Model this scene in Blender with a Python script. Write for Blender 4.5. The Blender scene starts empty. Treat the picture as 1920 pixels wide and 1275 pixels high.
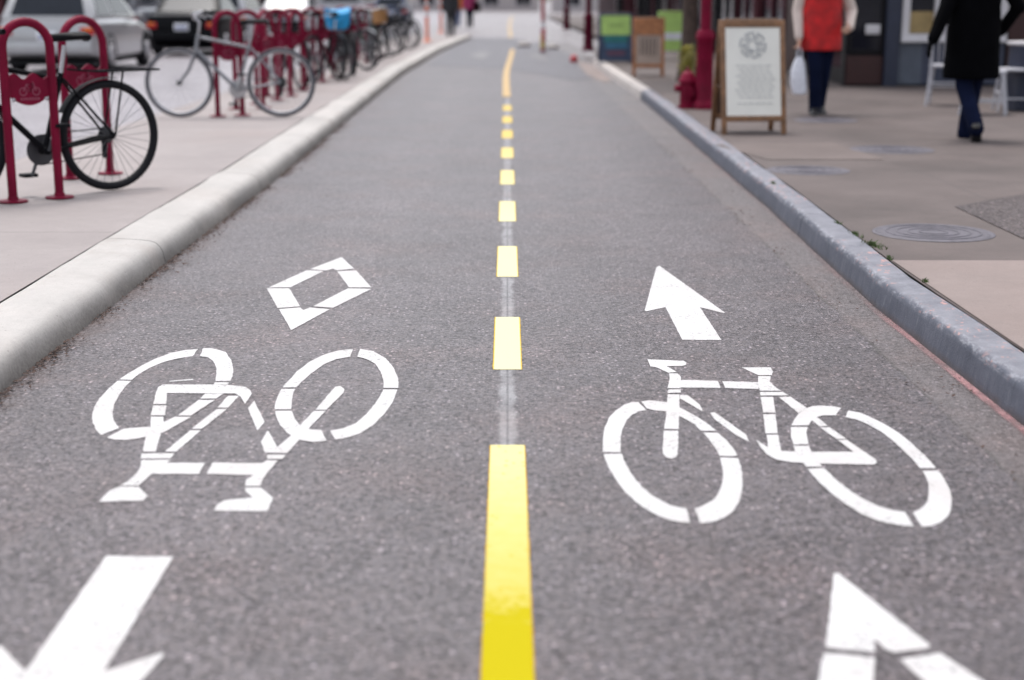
import bpy, bmesh, math, random
from mathutils import Vector, Matrix, Euler, noise
from mathutils.geometry import tessellate_polygon
rnd = random.Random(7)
R = math.radians
PI = math.pi
scene = bpy.context.scene
COL = scene.collection

# ------------------------------------------------------------------ camera, world, sun, exposure
H = 1.30; FPX = 2800.0
cam_d = bpy.data.cameras.new('camera'); cam = bpy.data.objects.new('camera', cam_d); COL.objects.link(cam)
cam.location = (0, 0, H)
cam.rotation_euler = (R(90) - math.atan(637.5 / FPX), 0, -math.atan(9 / 2872))
cam_d.sensor_width = 36; cam_d.lens = 36 * FPX / 1920
cam_d.clip_start = .05; cam_d.clip_end = 2000
cam_d.dof.use_dof = True; cam_d.dof.focus_distance = 5.9; cam_d.dof.aperture_fstop = 1.65
scene.camera = cam
SUN_EL, SUN_AZ = 72, -22        # azimuth measured from +Y, clockwise
w = bpy.data.worlds.new('World'); scene.world = w; w.use_nodes = True
wn = w.node_tree.nodes; wl = w.node_tree.links
sky = wn.new('ShaderNodeTexSky'); sky.sky_type = 'NISHITA'; sky.sun_disc = False
sky.sun_elevation = R(SUN_EL); sky.sun_rotation = R(SUN_AZ); sky.air_density = 1.0; sky.dust_density = 3.0
hs = wn.new('ShaderNodeHueSaturation'); hs.inputs['Saturation'].default_value = .30
wl.new(sky.outputs[0], hs.inputs['Color']); wl.new(hs.outputs[0], wn['Background'].inputs[0])
wn['Background'].inputs[1].default_value = .15
sd = bpy.data.lights.new('sun', 'SUN'); sun = bpy.data.objects.new('sun', sd); COL.objects.link(sun)
sd.energy = 1.1; sd.angle = R(13); sd.color = (1, .95, .9)
ce = math.cos(R(SUN_EL)); sv = Vector((math.sin(R(SUN_AZ)) * ce, math.cos(R(SUN_AZ)) * ce, math.sin(R(SUN_EL))))
sun.rotation_euler = sv.to_track_quat('Z', 'Y').to_euler()
scene.view_settings.view_transform = 'Standard'; scene.view_settings.look = 'None'
scene.view_settings.gamma = 1; scene.view_settings.exposure = .92

# ------------------------------------------------------------------ helpers
MW = cam.rotation_euler.to_matrix()
def G(px, py, z=0.0):
    """where the sight line of a photo pixel meets the level z"""
    d = MW @ Vector(((px - 960) / FPX, -(py - 637.5) / FPX, -1))
    t = (z - H) / d.z
    return Vector((d.x * t, d.y * t, z))
ZS = .125                          # pavement level
def S(px, py): return G(px, py, ZS)

class NG:
    def __init__(s, name, rough=.6, metal=0, spec=.5):
        s.m = bpy.data.materials.new(name); s.m.use_nodes = True
        s.t = s.m.node_tree; s.b = s.t.nodes['Principled BSDF']
        s.b.inputs['Roughness'].default_value = rough; s.b.inputs['Metallic'].default_value = metal
        s.b.inputs['Specular IOR Level'].default_value = spec
        s.tc = s.t.nodes.new('ShaderNodeTexCoord'); s.co = s.tc.outputs['Object']
    def put(s, sock, v):
        if hasattr(v, 'links'): s.t.links.new(v, sock)
        else:
            if isinstance(v, (tuple, list)) and len(v) == 3 and len(sock.default_value) == 4: v = (*v, 1)
            sock.default_value = v
    def noise(s, scale, detail=3, rough=.55, co=None, out='Fac'):
        n = s.t.nodes.new('ShaderNodeTexNoise'); s.put(n.inputs['Vector'], co or s.co)
        n.inputs['Scale'].default_value = scale; n.inputs['Detail'].default_value = detail; n.inputs['Roughness'].default_value = rough
        return n.outputs[out]
    def voro(s, scale, out='Distance', feature='F1', co=None):
        n = s.t.nodes.new('ShaderNodeTexVoronoi'); n.feature = feature; s.put(n.inputs['Vector'], co or s.co)
        n.inputs['Scale'].default_value = scale
        return n.outputs[out]
    def math(s, op, a, b=0.0, clamp=False):
        n = s.t.nodes.new('ShaderNodeMath'); n.operation = op; n.use_clamp = clamp
        s.put(n.inputs[0], a); s.put(n.inputs[1], b); return n.outputs[0]
    def mix(s, f, a, b, mode='MIX'):
        n = s.t.nodes.new('ShaderNodeMix'); n.data_type = 'RGBA'; n.blend_type = mode
        s.put(n.inputs[0], f); s.put(n.inputs[6], a); s.put(n.inputs[7], b); return n.outputs[2]
    def map(s, v, a, b, c=0.0, d=1.0, smooth=False):
        n = s.t.nodes.new('ShaderNodeMapRange'); n.clamp = True
        if smooth: n.interpolation_type = 'SMOOTHSTEP'
        s.put(n.inputs[0], v)
        for i, k in enumerate((a, b, c, d)): s.put(n.inputs[i + 1], k)
        return n.outputs[0]
    def sep(s, v=None):
        n = s.t.nodes.new('ShaderNodeSeparateXYZ'); s.put(n.inputs[0], v or s.co); return n.outputs
    def scaled(s, x, y, z):
        n = s.t.nodes.new('ShaderNodeMapping'); s.put(n.inputs[0], s.co); n.inputs['Scale'].default_value = (x, y, z); return n.outputs[0]
    def bump(s, h, strength=.3, dist=.002):
        n = s.t.nodes.new('ShaderNodeBump'); n.inputs['Strength'].default_value = strength; n.inputs['Distance'].default_value = dist
        s.put(n.inputs['Height'], h); s.t.links.new(n.outputs[0], s.b.inputs['Normal'])
    def base(s, c): s.put(s.b.inputs['Base Color'], c); return s
    def emit(s, c, k): s.put(s.b.inputs['Emission Color'], c); s.b.inputs['Emission Strength'].default_value = k; return s

def M(name, col, rough=.6, metal=0, var=.12, scale=6, bump=0, bscale=80, spec=.5, coat=0):
    g = NG(name, rough, metal, spec)
    n = g.map(g.noise(scale, 4), .3, .7)
    lo = tuple(c * (1 - var) for c in col); hi = tuple(min(1, c * (1 + var)) for c in col)
    g.base(g.mix(n, lo, hi))
    if bump: g.bump(g.noise(bscale, 4), bump, .004)
    if coat: g.b.inputs['Coat Weight'].default_value = coat; g.b.inputs['Coat Roughness'].default_value = .08
    return g.m

class MB:
    """collects shapes in one bmesh"""
    def __init__(s): s.bm = bmesh.new()
    def poly(s, pts): return s.bm.faces.new([s.bm.verts.new(p) for p in pts])
    def flat(s, pts):
        vs = [s.bm.verts.new(p) for p in pts]
        n = len(vs)
        for t in tessellate_polygon([[Vector(p) for p in pts]]):
            f = s.bm.faces.new([vs[i] for i in t])
            f.normal_update()
            if f.normal.z < 0: f.normal_flip()
        return s
    def box(s, c, d, rot=None, bevel=0, taper=1):
        m = Matrix.LocRotScale(Vector(c), rot, None)
        vs = []
        for z in (-.5, .5):
            k = taper if z > 0 else 1
            for x, y in ((-.5, -.5), (.5, -.5), (.5, .5), (-.5, .5)):
                vs.append(s.bm.verts.new(m @ Vector((x * d[0] * k, y * d[1] * k, z * d[2]))))
        fs = [s.bm.faces.new([vs[i] for i in q]) for q in ((3, 2, 1, 0), (4, 5, 6, 7), (0, 1, 5, 4), (1, 2, 6, 5), (2, 3, 7, 6), (3, 0, 4, 7))]
        if bevel:
            es = list({e for f in fs for e in f.edges})
            bmesh.ops.bevel(s.bm, geom=es, offset=bevel, segments=2, affect='EDGES', profile=.5)
        return s
    def loft(s, rings, cap=True, closed=True):
        vr = [[s.bm.verts.new(p) for p in r] for r in rings]
        n = len(vr[0])
        for a, b in zip(vr, vr[1:]):
            for i in range(n if closed else n - 1):
                j = (i + 1) % n
                s.bm.faces.new((a[i], a[j], b[j], b[i]))
        if cap and closed:
            s.bm.faces.new(list(reversed(vr[0]))); s.bm.faces.new(vr[-1])
        return s
    def tube(s, pts, r, seg=10, cap=True):
        """tube along a path; r is one radius or one for each point"""
        pts = [Vector(p) for p in pts]
        rs = r if isinstance(r, (list, tuple)) else [r] * len(pts)
        rings = []; ref = None
        for i, p in enumerate(pts):
            d = (pts[min(i + 1, len(pts) - 1)] - pts[max(i - 1, 0)]).normalized()
            if ref is None: ref = Vector((0, 0, 1)) if abs(d.z) < .9 else Vector((1, 0, 0))
            u = d.cross(ref).normalized(); v = d.cross(u); ref = v.cross(d) if False else u.cross(d)
            rings.append([p + u * (rs[i] * math.cos(2 * PI * k / seg)) + v * (rs[i] * math.sin(2 * PI * k / seg)) for k in range(seg)])
        return s.loft(rings, cap)
    def lathe(s, prof, c=(0, 0, 0), seg=20, axis='Z'):
        c = Vector(c); rings = []
        for r, z in prof:
            r = max(r, .0005); ring = []
            for k in range(seg):
                a = 2 * PI * k / seg
                p = (r * math.cos(a), r * math.sin(a), z) if axis == 'Z' else ((r * math.cos(a), z, r * math.sin(a)) if axis == 'Y' else (z, r * math.cos(a), r * math.sin(a)))
                ring.append(c + Vector(p))
            rings.append(ring)
        return s.loft(rings)
    def torus(s, c, R_, r, axis='Y', seg=40, sub=10, ry=None, a0=0, a1=2 * PI):
        c = Vector(c); full = abs(a1 - a0 - 2 * PI) < 1e-6
        N = seg if full else seg + 1; rings = []
        for k in range(N):
            a = a0 + (a1 - a0) * k / seg; ring = []
            for q in range(sub):
                b = 2 * PI * q / sub; rr = R_ + r * math.cos(b); h = (ry or r) * math.sin(b)
                p = (rr * math.cos(a), h, rr * math.sin(a)) if axis == 'Y' else (rr * math.cos(a), rr * math.sin(a), h)
                ring.append(c + Vector(p))
            rings.append(ring)
        if full: rings.append(rings[0])
        s.loft(rings, cap=not full)
        if full: bmesh.ops.remove_doubles(s.bm, verts=s.bm.verts, dist=1e-6)
        return s
    def ellipsoid(s, c, r, seg=16, rot=None):
        m = Matrix.LocRotScale(Vector(c), rot, Vector(r))
        bmesh.ops.create_uvsphere(s.bm, u_segments=seg, v_segments=max(6, seg // 2 + 2), radius=1, matrix=m); return s
    def prism(s, pts, thick):
        """closed outline extruded by the vector thick"""
        t = Vector(thick); a = [s.bm.verts.new(p) for p in pts]; b = [s.bm.verts.new(Vector(p) + t) for p in pts]
        n = len(pts)
        for i in range(n): s.bm.faces.new((a[i], a[(i + 1) % n], b[(i + 1) % n], b[i]))
        for tri in tessellate_polygon([[Vector(p) for p in pts]]):
            s.bm.faces.new([a[i] for i in tri]); s.bm.faces.new([b[i] for i in reversed(tri)])
        return s
    def build(s, name, mat, parent=None, smooth=True, fix=True, bevel=0):
        if bevel: bmesh.ops.bevel(s.bm, geom=s.bm.edges[:], offset=bevel, segments=2, affect='EDGES', profile=.5)
        if fix: bmesh.ops.recalc_face_normals(s.bm, faces=s.bm.faces[:])
        me = bpy.data.meshes.new(name); s.bm.to_mesh(me); s.bm.free()
        me.materials.append(mat)
        if smooth:
            me.polygons.foreach_set('use_smooth', [True] * len(me.polygons))
            me.set_sharp_from_angle(angle=R(42))
        o = bpy.data.objects.new(name, me); COL.objects.link(o)
        if parent: o.parent = parent
        return o

def tag(o, label, cat, group=None):
    o['label'] = label; o['category'] = cat
    if group: o['group'] = group
    return o
def thing(name, label, cat, loc=(0, 0, 0), rz=0, group=None):
    o = bpy.data.objects.new(name, None); COL.objects.link(o); o.empty_display_size = .2
    o.location = loc; o.rotation_euler = (0, 0, rz)
    return tag(o, label, cat, group)
def struct(o, kind='structure'): o['kind'] = kind; return o
def copy_tree(o, parent=None):
    c = o.copy(); COL.objects.link(c)
    if parent: c.parent = parent
    for ch in list(o.children): copy_tree(ch, c)
    return c
def interp(tab, y):
    if y <= tab[0][0]: a, b = tab[0], tab[1]
    elif y >= tab[-1][0]: a, b = tab[-2], tab[-1]
    else:
        for a, b in zip(tab, tab[1:]):
            if a[0] <= y <= b[0]: break
    return a[1] + (b[1] - a[1]) * (y - a[0]) / (b[0] - a[0])

# ------------------------------------------------------------------ materials
def asphalt(name, base, fleck=1.0, lane=False, warm=(1.06, 1.0, .95), spec=.8, rough=.46):
    g = NG(name, rough, 0, spec)
    cells = g.voro(210, 'Color'); cs = g.sep(cells)
    big = g.math('MULTIPLY', g.map(g.noise(.7, 5, .6), .3, .7, .80, 1.20), g.map(g.noise(3.1, 5, .7), .3, .7, .87, 1.13))
    mid = g.math('MULTIPLY', g.map(g.noise(34, 4, .75), .30, .70, .80, 1.20), g.map(g.noise(15, 4, .8), .32, .68, .90, 1.10))
    grain = g.map(cs[0], 0, 1, .35, 1.65)
    stone = g.voro(62); sc = g.sep(g.voro(62, 'Color'))
    pale = g.math('MULTIPLY', g.map(stone, .30, .36, 1, 0), g.map(sc[0], .74, .78))
    pale = g.math('MULTIPLY', pale, g.map(sc[1], 0, 1, .6, 5.5 * fleck))
    hole = g.math('MULTIPLY', g.map(g.voro(48), .22, .30, 1, 0), g.map(g.sep(g.voro(48, 'Color'))[2], .84, .88))
    dk = g.map(hole, 0, 1, 1, .25)
    coarse = g.sep(g.voro(105, 'Color'))
    cg = g.map(coarse[0], 0, 1, .45, 1.60)
    g.put(g.b.inputs['Specular Tint'], (1.0, .93, .95, 1))
    g.put(g.b.inputs['Specular IOR Level'], g.math('MULTIPLY', g.math('MULTIPLY', g.math('MULTIPLY', mid, cg), g.map(g.noise(2.2, 5, .7), .3, .7, .75, 1.2)), spec, True))
    v = g.math('MULTIPLY', g.math('MULTIPLY', big, mid), g.math('MULTIPLY', grain, cg))
    v = g.math('MULTIPLY', g.math('ADD', v, pale), dk)
    tint = g.mix(coarse[1], tuple(base[i] * warm[i] for i in range(3)), tuple(base[i] * (.98, 1, 1.10)[i] for i in range(3)))
    c = g.mix(1.0, tint, g.t.nodes.new('ShaderNodeCombineColor').outputs[0], 'MULTIPLY')
    cc = c.node.inputs[7].links[0].from_node
    for i in range(3): g.put(cc.inputs[i], v)
    if lane:
        x, y, z = g.sep()
        # ghost of old centre paint with the dark saw cut in it
        strip = g.map(g.math('ABSOLUTE', g.math('ADD', x, g.math('MULTIPLY', g.math('SUBTRACT', g.noise(9, 3), .5), .05))), .014, .036, 1, 0, True)
        worn = g.map(g.noise(5, 4, .7), .38, .62, .35, .8)
        c = g.mix(g.math('MULTIPLY', strip, worn), c, (.25, .25, .26))
        cut = g.map(g.math('ABSOLUTE', x), .0025, .005, 1, 0)
        c = g.mix(g.math('MULTIPLY', cut, g.map(y, 12, 20, .75, 0)), c, (.05, .05, .055))
        # seam and paler gutter along the right kerb
        wob = g.math('MULTIPLY', g.math('SUBTRACT', g.noise(2.2, 6, .7), .5), .07)
        d = g.math('SUBTRACT', g.math('SUBTRACT', x, 1.41), wob)
        gut = g.map(d, -.01, .01)
        c = g.mix(g.math('MULTIPLY', gut, .35), c, g.mix(g.noise(14, 5), (.085, .071, .066), (.155, .133, .124)))
        cw = g.map(g.noise(6, 4, .7), .42, .62, .0, .014)
        crack = g.map(g.math('ABSOLUTE', d), g.math('MULTIPLY', cw, .4), g.math('ADD', cw, .001), 1, 0)
        c = g.mix(g.math('MULTIPLY', crack, .85), c, (.028, .024, .02))
        stain = g.map(g.noise(1.3, 3), .6, .75, 0, .30)
        c = g.mix(g.math('MULTIPLY', stain, gut), c, (.34, .29, .22))
        # swept up brown dirt by the left kerb
        dl = g.map(x, -1.72, -1.52, 1, 0, True)
        dirt = g.math('MULTIPLY', dl, g.map(g.noise(4.5, 6, .75), .45, .62))
        c = g.mix(g.math('MULTIPLY', dirt, .9), c, (.038, .020, .015))
        tr = g.map(g.math('ABSOLUTE', g.math('SUBTRACT', g.math('ABSOLUTE', g.math('ADD', x, g.math('MULTIPLY', g.math('SUBTRACT', g.noise(.5, 2), .5), .35))), .78)), .10, .36, 1, 0, True)
        c = g.mix(g.math('MULTIPLY', tr, .32), c, g.mix(1.0, c, (1.45, 1.42, 1.40), 'MULTIPLY'))
        oil = g.math('MULTIPLY', g.map(g.noise(2.6, 4, .6), .66, .72), .55); c = g.mix(oil, c, (.020, .017, .018))
        # faint warm blotches and oil spots
        c = g.mix(g.map(g.noise(1.7, 4), .48, .7, 0, .7), c, g.mix(1.0, c, (1.25, 1.02, .93), 'MULTIPLY'))
    g.base(c)
    g.bump(g.math('ADD', g.voro(210), g.math('MULTIPLY', g.voro(105), 1.2)), .5, .003)
    return g.m

def paint(name, col, wear=.5, under=(.10, .098, .10), rough=.55, edge=None):
    g = NG(name, rough)
    cs = g.sep(g.voro(150, 'Color'))
    zone = g.map(g.noise(4.5, 4, .7), .42, .68, .04, 1)
    pit = g.math('MULTIPLY', g.map(cs[0], .86, .90), zone)
    pit = g.math('MAXIMUM', pit, g.math('MULTIPLY', g.map(g.noise(70, 4, .75), .62, .68), g.map(zone, .2, 1, .1, 1)))
    pit = g.math('MULTIPLY', pit, wear)
    dirt = g.map(g.noise(2.4, 6, .7), .38, .72, 0, .75)
    c = g.mix(dirt, col, tuple(col[i] * (.76, .70, .67)[i] for i in range(3)))
    c = g.mix(g.map(g.noise(30, 4, .7), .35, .75, 0, .4), c, tuple(k * .8 for k in col))
    c = g.mix(pit, c, under)
    g.base(c); g.bump(g.voro(260), .25, .002)
    return g.m

A_LANE = asphalt('lane_asphalt', (.046, .0395, .042), lane=True)
A_STREET = asphalt('street_asphalt', (.16, .15, .16))
A_PATCH_SHADE = asphalt('dark_asphalt_and_shade', (.028, .024, .031), .4)  # for the darker lane asphalt and the painted shadow band beyond it
A_WALK = asphalt('walk_asphalt', (.066, .056, .055), .6, spec=.3, rough=.65)
A_FAR = asphalt('far_street_asphalt', (.15, .138, .140), .4)
WHITE = paint('white_road_paint', (.535, .528, .532), .8)
FADED = paint('faded_road_paint', (.15, .145, .15), 1)

def concrete(name, col, joints=None, streak=False, var=.16, speck=.35, splash=False):
    g = NG(name, .75, 0, .35)
    n1 = g.noise(1.1, 6, .65); n2 = g.noise(11, 5, .7)
    c = g.mix(g.map(n1, .3, .7), tuple(k * (1 - var) for k in col), tuple(k * (1 + var * .6) for k in col))
    c = g.mix(g.map(n2, .35, .75, 0, .35), c, tuple(k * .72 for k in col))
    c = g.mix(g.map(g.noise(.6, 4), .5, .75, 0, .35), c, (col[0] * 1.05, col[1] * .93, col[2] * .88))
    cs = g.sep(g.voro(300, 'Color'))
    c = g.mix(g.map(cs[0], .6, 1, 0, speck), c, tuple(k * .55 for k in col))
    c = g.mix(g.math('MULTIPLY', g.map(g.voro(17), .05, .075, 1, 0), .6), c, (.06, .055, .05))
    if var > .3:   # old spills and trodden dirt
        c = g.mix(g.map(g.noise(1.5, 6, .7), .50, .66, 0, .5), c, tuple(k * .55 for k in col)); c = g.mix(g.map(g.noise(.45, 3), .45, .6, 0, .35), c, tuple(k * 1.35 for k in col))
        c = g.mix(g.math('MULTIPLY', g.map(g.voro(5.5), .045, .06, 1, 0), .6), c, (.03, .027, .026))
    if streak:
        st = g.noise(6, 5, .6, g.scaled(1, .15, 3)); c = g.mix(g.map(st, .5, .8, 0, .35), c, tuple(k * .6 for k in col))
    if splash:   # traffic dirt on the foot of the kerb
        zz = g.sep()[2]; dn = g.math('ADD', g.math('MULTIPLY', g.math('SUBTRACT', g.noise(2.5, 4, .6), .5), .05), g.math('MULTIPLY', g.math('SUBTRACT', g.noise(55, 5, .8), .5), .06))
        d1 = g.map(g.math('ADD', zz, dn), .0, .122, .92, 0, True); c = g.mix(d1, c, g.mix(g.map(g.noise(60, 4, .8), .35, .65), (.075, .066, .06), (.16, .146, .135)))
        c = g.mix(g.map(g.noise(1.8, 5, .7), .54, .64, 0, .35), c, (.30, .265, .245))
    if joints:
        x, y, z = g.sep()
        for ax, per, off, wd, k in joints:
            m = g.math('PINGPONG', g.math('ADD', (x, y)[ax], off), per / 2)
            c = g.mix(g.map(m, wd, wd + .004, k, 0), c, (.07, .06, .06))
    g.base(c); g.bump(g.math('ADD', g.noise(140, 4, .7), n2), .45, .004)
    return g.m
C_KERB = concrete('pale_kerb_concrete', (.44, .42, .405), streak=True, splash=True)
C_MEDIAN = concrete('median_concrete', (.295, .262, .258), joints=[(1, 3.0, -7.73 + 30, .003, .7)])
C_WALK = concrete('walk_concrete', (.108, .087, .083), joints=[(1, 3.2, 1.1, .005, .7), (0, 1.9, -1.0, .005, .6)], var=.38, speck=.5)
C_SLAB = concrete('slab_concrete', (.235, .190, .178), var=.2)
C_MIDW = concrete('pavement_lighter_concrete', (.14, .112, .105), var=.2)
C_PALE = concrete('pale_ramp_concrete', (.50, .46, .44))

def kerb_paint():
    g = NG('grey_kerb_paint', .6, 0, .3)
    x, y, z = g.sep()
    c = g.mix(g.map(g.noise(5, 6, .7), .3, .7), (.062, .069, .094), (.105, .112, .143))
    st = g.noise(26, 6, .75, g.scaled(1, 1, .12)); c = g.mix(g.map(st, .52, .68, 0, .55), c, (.040, .045, .062))
    st2 = g.noise(33, 5, .75, g.scaled(1, 1, .15)); c = g.mix(g.map(st2, .57, .68, 0, .6), c, (.17, .178, .205))
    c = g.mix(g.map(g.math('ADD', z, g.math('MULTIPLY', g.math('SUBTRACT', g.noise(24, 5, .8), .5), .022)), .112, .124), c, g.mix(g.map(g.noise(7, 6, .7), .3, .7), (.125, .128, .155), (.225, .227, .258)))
    edge = g.math('MULTIPLY', g.map(z, .088, .112), g.map(z, .1285, .122))
    scuff = g.map(g.noise(30, 6, .8, g.scaled(1, .3, 1)), .50, .62, 0, .9)
    c = g.mix(g.math('MULTIPLY', scuff, edge), c, (.30, .305, .34))
    chip = g.math('MULTIPLY', g.map(g.noise(34, 4, .7, g.scaled(1, .6, 1)), .58, .61), g.map(g.noise(1.9, 3), .46, .56))
    c = g.mix(g.math('MULTIPLY', chip, g.map(z, .085, .112)), c, (.42, .24, .22))
    c = g.mix(g.map(g.noise(75, 4, .8, g.scaled(1, .4, 1)), .66, .69, 0, .9), c, (.022, .022, .026))
    c = g.mix(g.map(g.math('ADD', z, g.math('MULTIPLY', g.math('SUBTRACT', g.noise(9, 5, .7), .5), .05)), .0, .03, .8, 0), c, (.07, .055, .052))
    g.base(c); g.bump(g.math('ADD', g.noise(110, 5, .8), g.math('MULTIPLY', g.noise(18, 5, .7, g.scaled(1, 1, .3)), 1.6)), .55, .005)
    return g.m
K_GREY = kerb_paint()

RED = M('red_enamel', (.165, .002, .024), .5, var=.25, spec=.15)
REDDARK = M('maroon_iron', (.09, .002, .017), .5, var=.2, spec=.15)
EMBLEM = M('worn_pale_lettering', (.26, .05, .09), .5)
RUBBER = M('tyre_rubber', (.007, .007, .010), .75, spec=.25)
GREYRUB = M('grey_tyre_rubber', (.062, .062, .075), .7)
STEEL = M('brushed_steel', (.45, .45, .47), .3, .9)
SPOKE = M('dull_spoke_steel', (.16, .16, .17), .7, var=.1, spec=.1)
BLACKM = M('black_metal', (.004, .004, .006), .6, spec=.12)
SADDLE = M('saddle_vinyl', (.005, .005, .007), .6, spec=.15)
SILVER = M('silver_paint', (.22, .225, .245), .35, .4)
DKGREY = M('dark_grey_paint', (.05, .052, .06), .4)
GRN = M('green_paint', (.03, .12, .06), .4)
BLUE = M('cyan_fabric', (.015, .30, .62), .55, var=.3, scale=9)
WICKER = M('tan_wicker', (.42, .22, .09), .7, var=.4, scale=50, bump=.5, bscale=120)
AMBER = M('amber_lens', (.75, .20, .02), .2); REDLENS = M('red_lens', (.45, .01, .015), .15)
GLASS_D = M('dark_glass', (.012, .012, .018), .08, spec=.35)
CARGLASS = M('tinted_car_glass', (.018, .022, .030), .12, spec=.22)
PLASTIC = M('black_plastic', (.007, .007, .009), .6, spec=.2)
WHITEP = M('white_plate', (.75, .76, .8), .4); BLUEP = M('blue_plate_print', (.05, .08, .28), .4)
WOOD = M('oak_frame_wood', (.20, .098, .045), .5, var=.35, scale=14, bump=.2)
WOODO = M('orange_wood', (.34, .13, .045), .5, var=.3, scale=14)
WOODD = M('dark_wood', (.075, .04, .025), .55, var=.3)
PAPER = M('cream_poster_board', (.80, .785, .73), .5, var=.04)
INK = M('grey_print', (.30, .315, .34), .6, var=.2); INKL = M('pale_grey_print', (.50, .50, .50), .6)
LIME = M('lime_board', (.42, .62, .17), .5); TEAL = M('teal_print', (.02, .17, .17), .5); NAVYB = M('navy_board', (.035, .055, .11), .5)
BLUEPR = M('blue_print', (.03, .14, .24), .5); PINKPR = M('plum_print', (.12, .05, .09), .5)
BEIGE = M('beige_panel', (.38, .29, .24), .6)
ORANGE = M('orange_plastic', (.85, .20, .08), .45); BANDW = M('reflective_white_band', (.82, .80, .82), .4); YELP = M('yellow_band', (.75, .50, .02), .45)
SKIN = M('skin', (.50, .29, .21), .5, var=.08); HAIR = M('dark_hair', (.03, .02, .015), .6); HAIRG = M('grey_hair', (.35, .33, .31), .6)
VEST = M('red_quilted_nylon', (.46, .008, .010), .7, var=.5, scale=7, bump=.4, bscale=14)
CREAMC = M('cream_knit', (.62, .52, .47), .8, bump=.3); NAVYC = M('navy_denim', (.005, .008, .026), .9, var=.25, bump=.3, spec=.08); BLACKC = M('black_wool', (.0022, .0022, .003), .95, var=.3, bump=.3, spec=.05)
JEANS = M('blue_denim', (.09, .12, .22), .8); DARKC = M('charcoal_cloth', (.03, .03, .035), .8); PINKC = M('magenta_cloth', (.35, .03, .12), .7); ORC = M('orange_cloth', (.6, .16, .03), .7)
SHOE = M('black_leather', (.01, .01, .012), .4); BAGP = M('white_plastic_bag', (.72, .73, .80), .35, var=.15, scale=20, bump=.5, bscale=25)
IRON = M('manhole_iron', (.10, .092, .11), .65, .1, var=.25, scale=20, bump=.3)
BARK = M('tree_bark', (.06, .038, .030), .85, var=.4, scale=12, bump=.9, bscale=30)
LEAF = M('leaf_green', (.06, .11, .025), .55, var=.4, scale=5); LEAFY = M('yellow_green_leaf', (.30, .27, .02), .55, var=.4); MOSS = M('weed_green', (.06, .10, .022), .6, var=.4, scale=30)
DEBRIS = M('dry_brown_leaf', (.045, .020, .013), .8, var=.5, scale=40)

# ------------------------------------------------------------------ setting: ground, roads, kerbs, pavements
def sheet(name, pts, mat, z=None):
    b = MB(); b.flat([(p[0], p[1], p[2] if z is None else z) for p in pts]); return struct(b.build(name, mat, smooth=False))
def rect(x0, y0, x1, y1): return [(x0, y0), (x1, y0), (x1, y1), (x0, y1)]
sheet('ground', rect(-900, -300, 900, 1500), A_FAR, -.016)
sheet('street', rect(-13.0, -6, -3.5, 200), A_STREET, -.008)
sheet('bike_lane', rect(-2.1, -3, 1.95, 48), A_LANE, 0)
sheet('far_crossing', [(-4, 46), (1.2, 44), (6, 40), (14, 52), (14, 170), (-4, 170)], A_FAR, -.004)
pt = [G(*p, .004) for p in ((868, 78), (1000, 80), (1062, 98), (1122, 146), (1075, 150), (960, 130), (800, 122))]
sheet('lane_patch_and_shade', pt, A_PATCH_SHADE)

LK = [(G(x, y).y, G(x, y).x) for x, y in ((0, 740), (312, 495), (500, 352), (708, 180), (757, 140), (826, 98), (868, 79), (885, 72))]
LK = [(-3.0, LK[0][1] + .02)] + LK
RK = [(G(x, y).y, G(x, y).x) for x, y in ((1920, 802), (1640, 577), (1440, 392), (1205, 190), (1112, 122))]
RK = [(-3.0, RK[0][1] - .01)] + RK
def kerb(name, tab, prof, y0, y1, mat, joints, wob, side):
    ys = []; y = y0
    while y < y1: ys.append((y, 0)); y += .07 if y < 14 else .35
    ys.append((y1, 0))
    for j in joints:
        ys += [(j - .006, 0), (j - .003, 1), (j + .003, 1), (j + .006, 0)]
    ys.sort(); rings = []
    for y, g_ in ys:
        x = interp(tab, y)
        ring = []
        for i, (dx, z) in enumerate(prof):
            k = noise.noise(Vector((y * 1.3, i * .15, 3.1))) * wob + noise.noise(Vector((y * 7, i * .8, 9))) * wob * .3
            xx = x + side * (dx + (k if i < len(prof) - 2 else 0) + (.008 if g_ and i < len(prof) - 2 else 0))
            ring.append((xx, y, max(-.03, z - (.008 if g_ and z > .01 else 0) + (noise.noise(Vector((y * 2, i * .3, 1))) * wob * .35 if z > .02 else 0))))
        rings.append(ring)
    b = MB(); b.loft(rings, cap=False, closed=False)
    return struct(b.build(name, mat))
LPROF = [(-.004, -.02), (0, 0), (.010, .03), (.018, .060), (.029, .084), (.045, .102), (.064, .113), (.088, .119), (.13, .1225), (.20, .126), (.262, .129), (.295, .128), (.303, .122), (.304, .09)]
kerb('kerb', LK, LPROF, -3, LK[-1][0], C_KERB, [1.55, 4.5, 7.45, 10.4, 13.4, 16.4, 19.4, 22.4, 25.4, 28.4], .012, -1)
RPROF = [(0, -.02), (.002, 0), (.010, .04), (.018, .09), (.024, .108), (.034, .119), (.048, .125), (.09, .128), (.14, .130), (.155, .129), (.161, .12), (.162, .08)]
ykw = G(1200, 186).y
kerb('kerb', RK, RPROF, -3, ykw, K_GREY, [8.35, 14.2], .009, 1)
kerb('kerb', RK, RPROF, ykw + .006, RK[-1][0], C_PALE, [21, 24, 27, 30], .004, 1)

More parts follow.
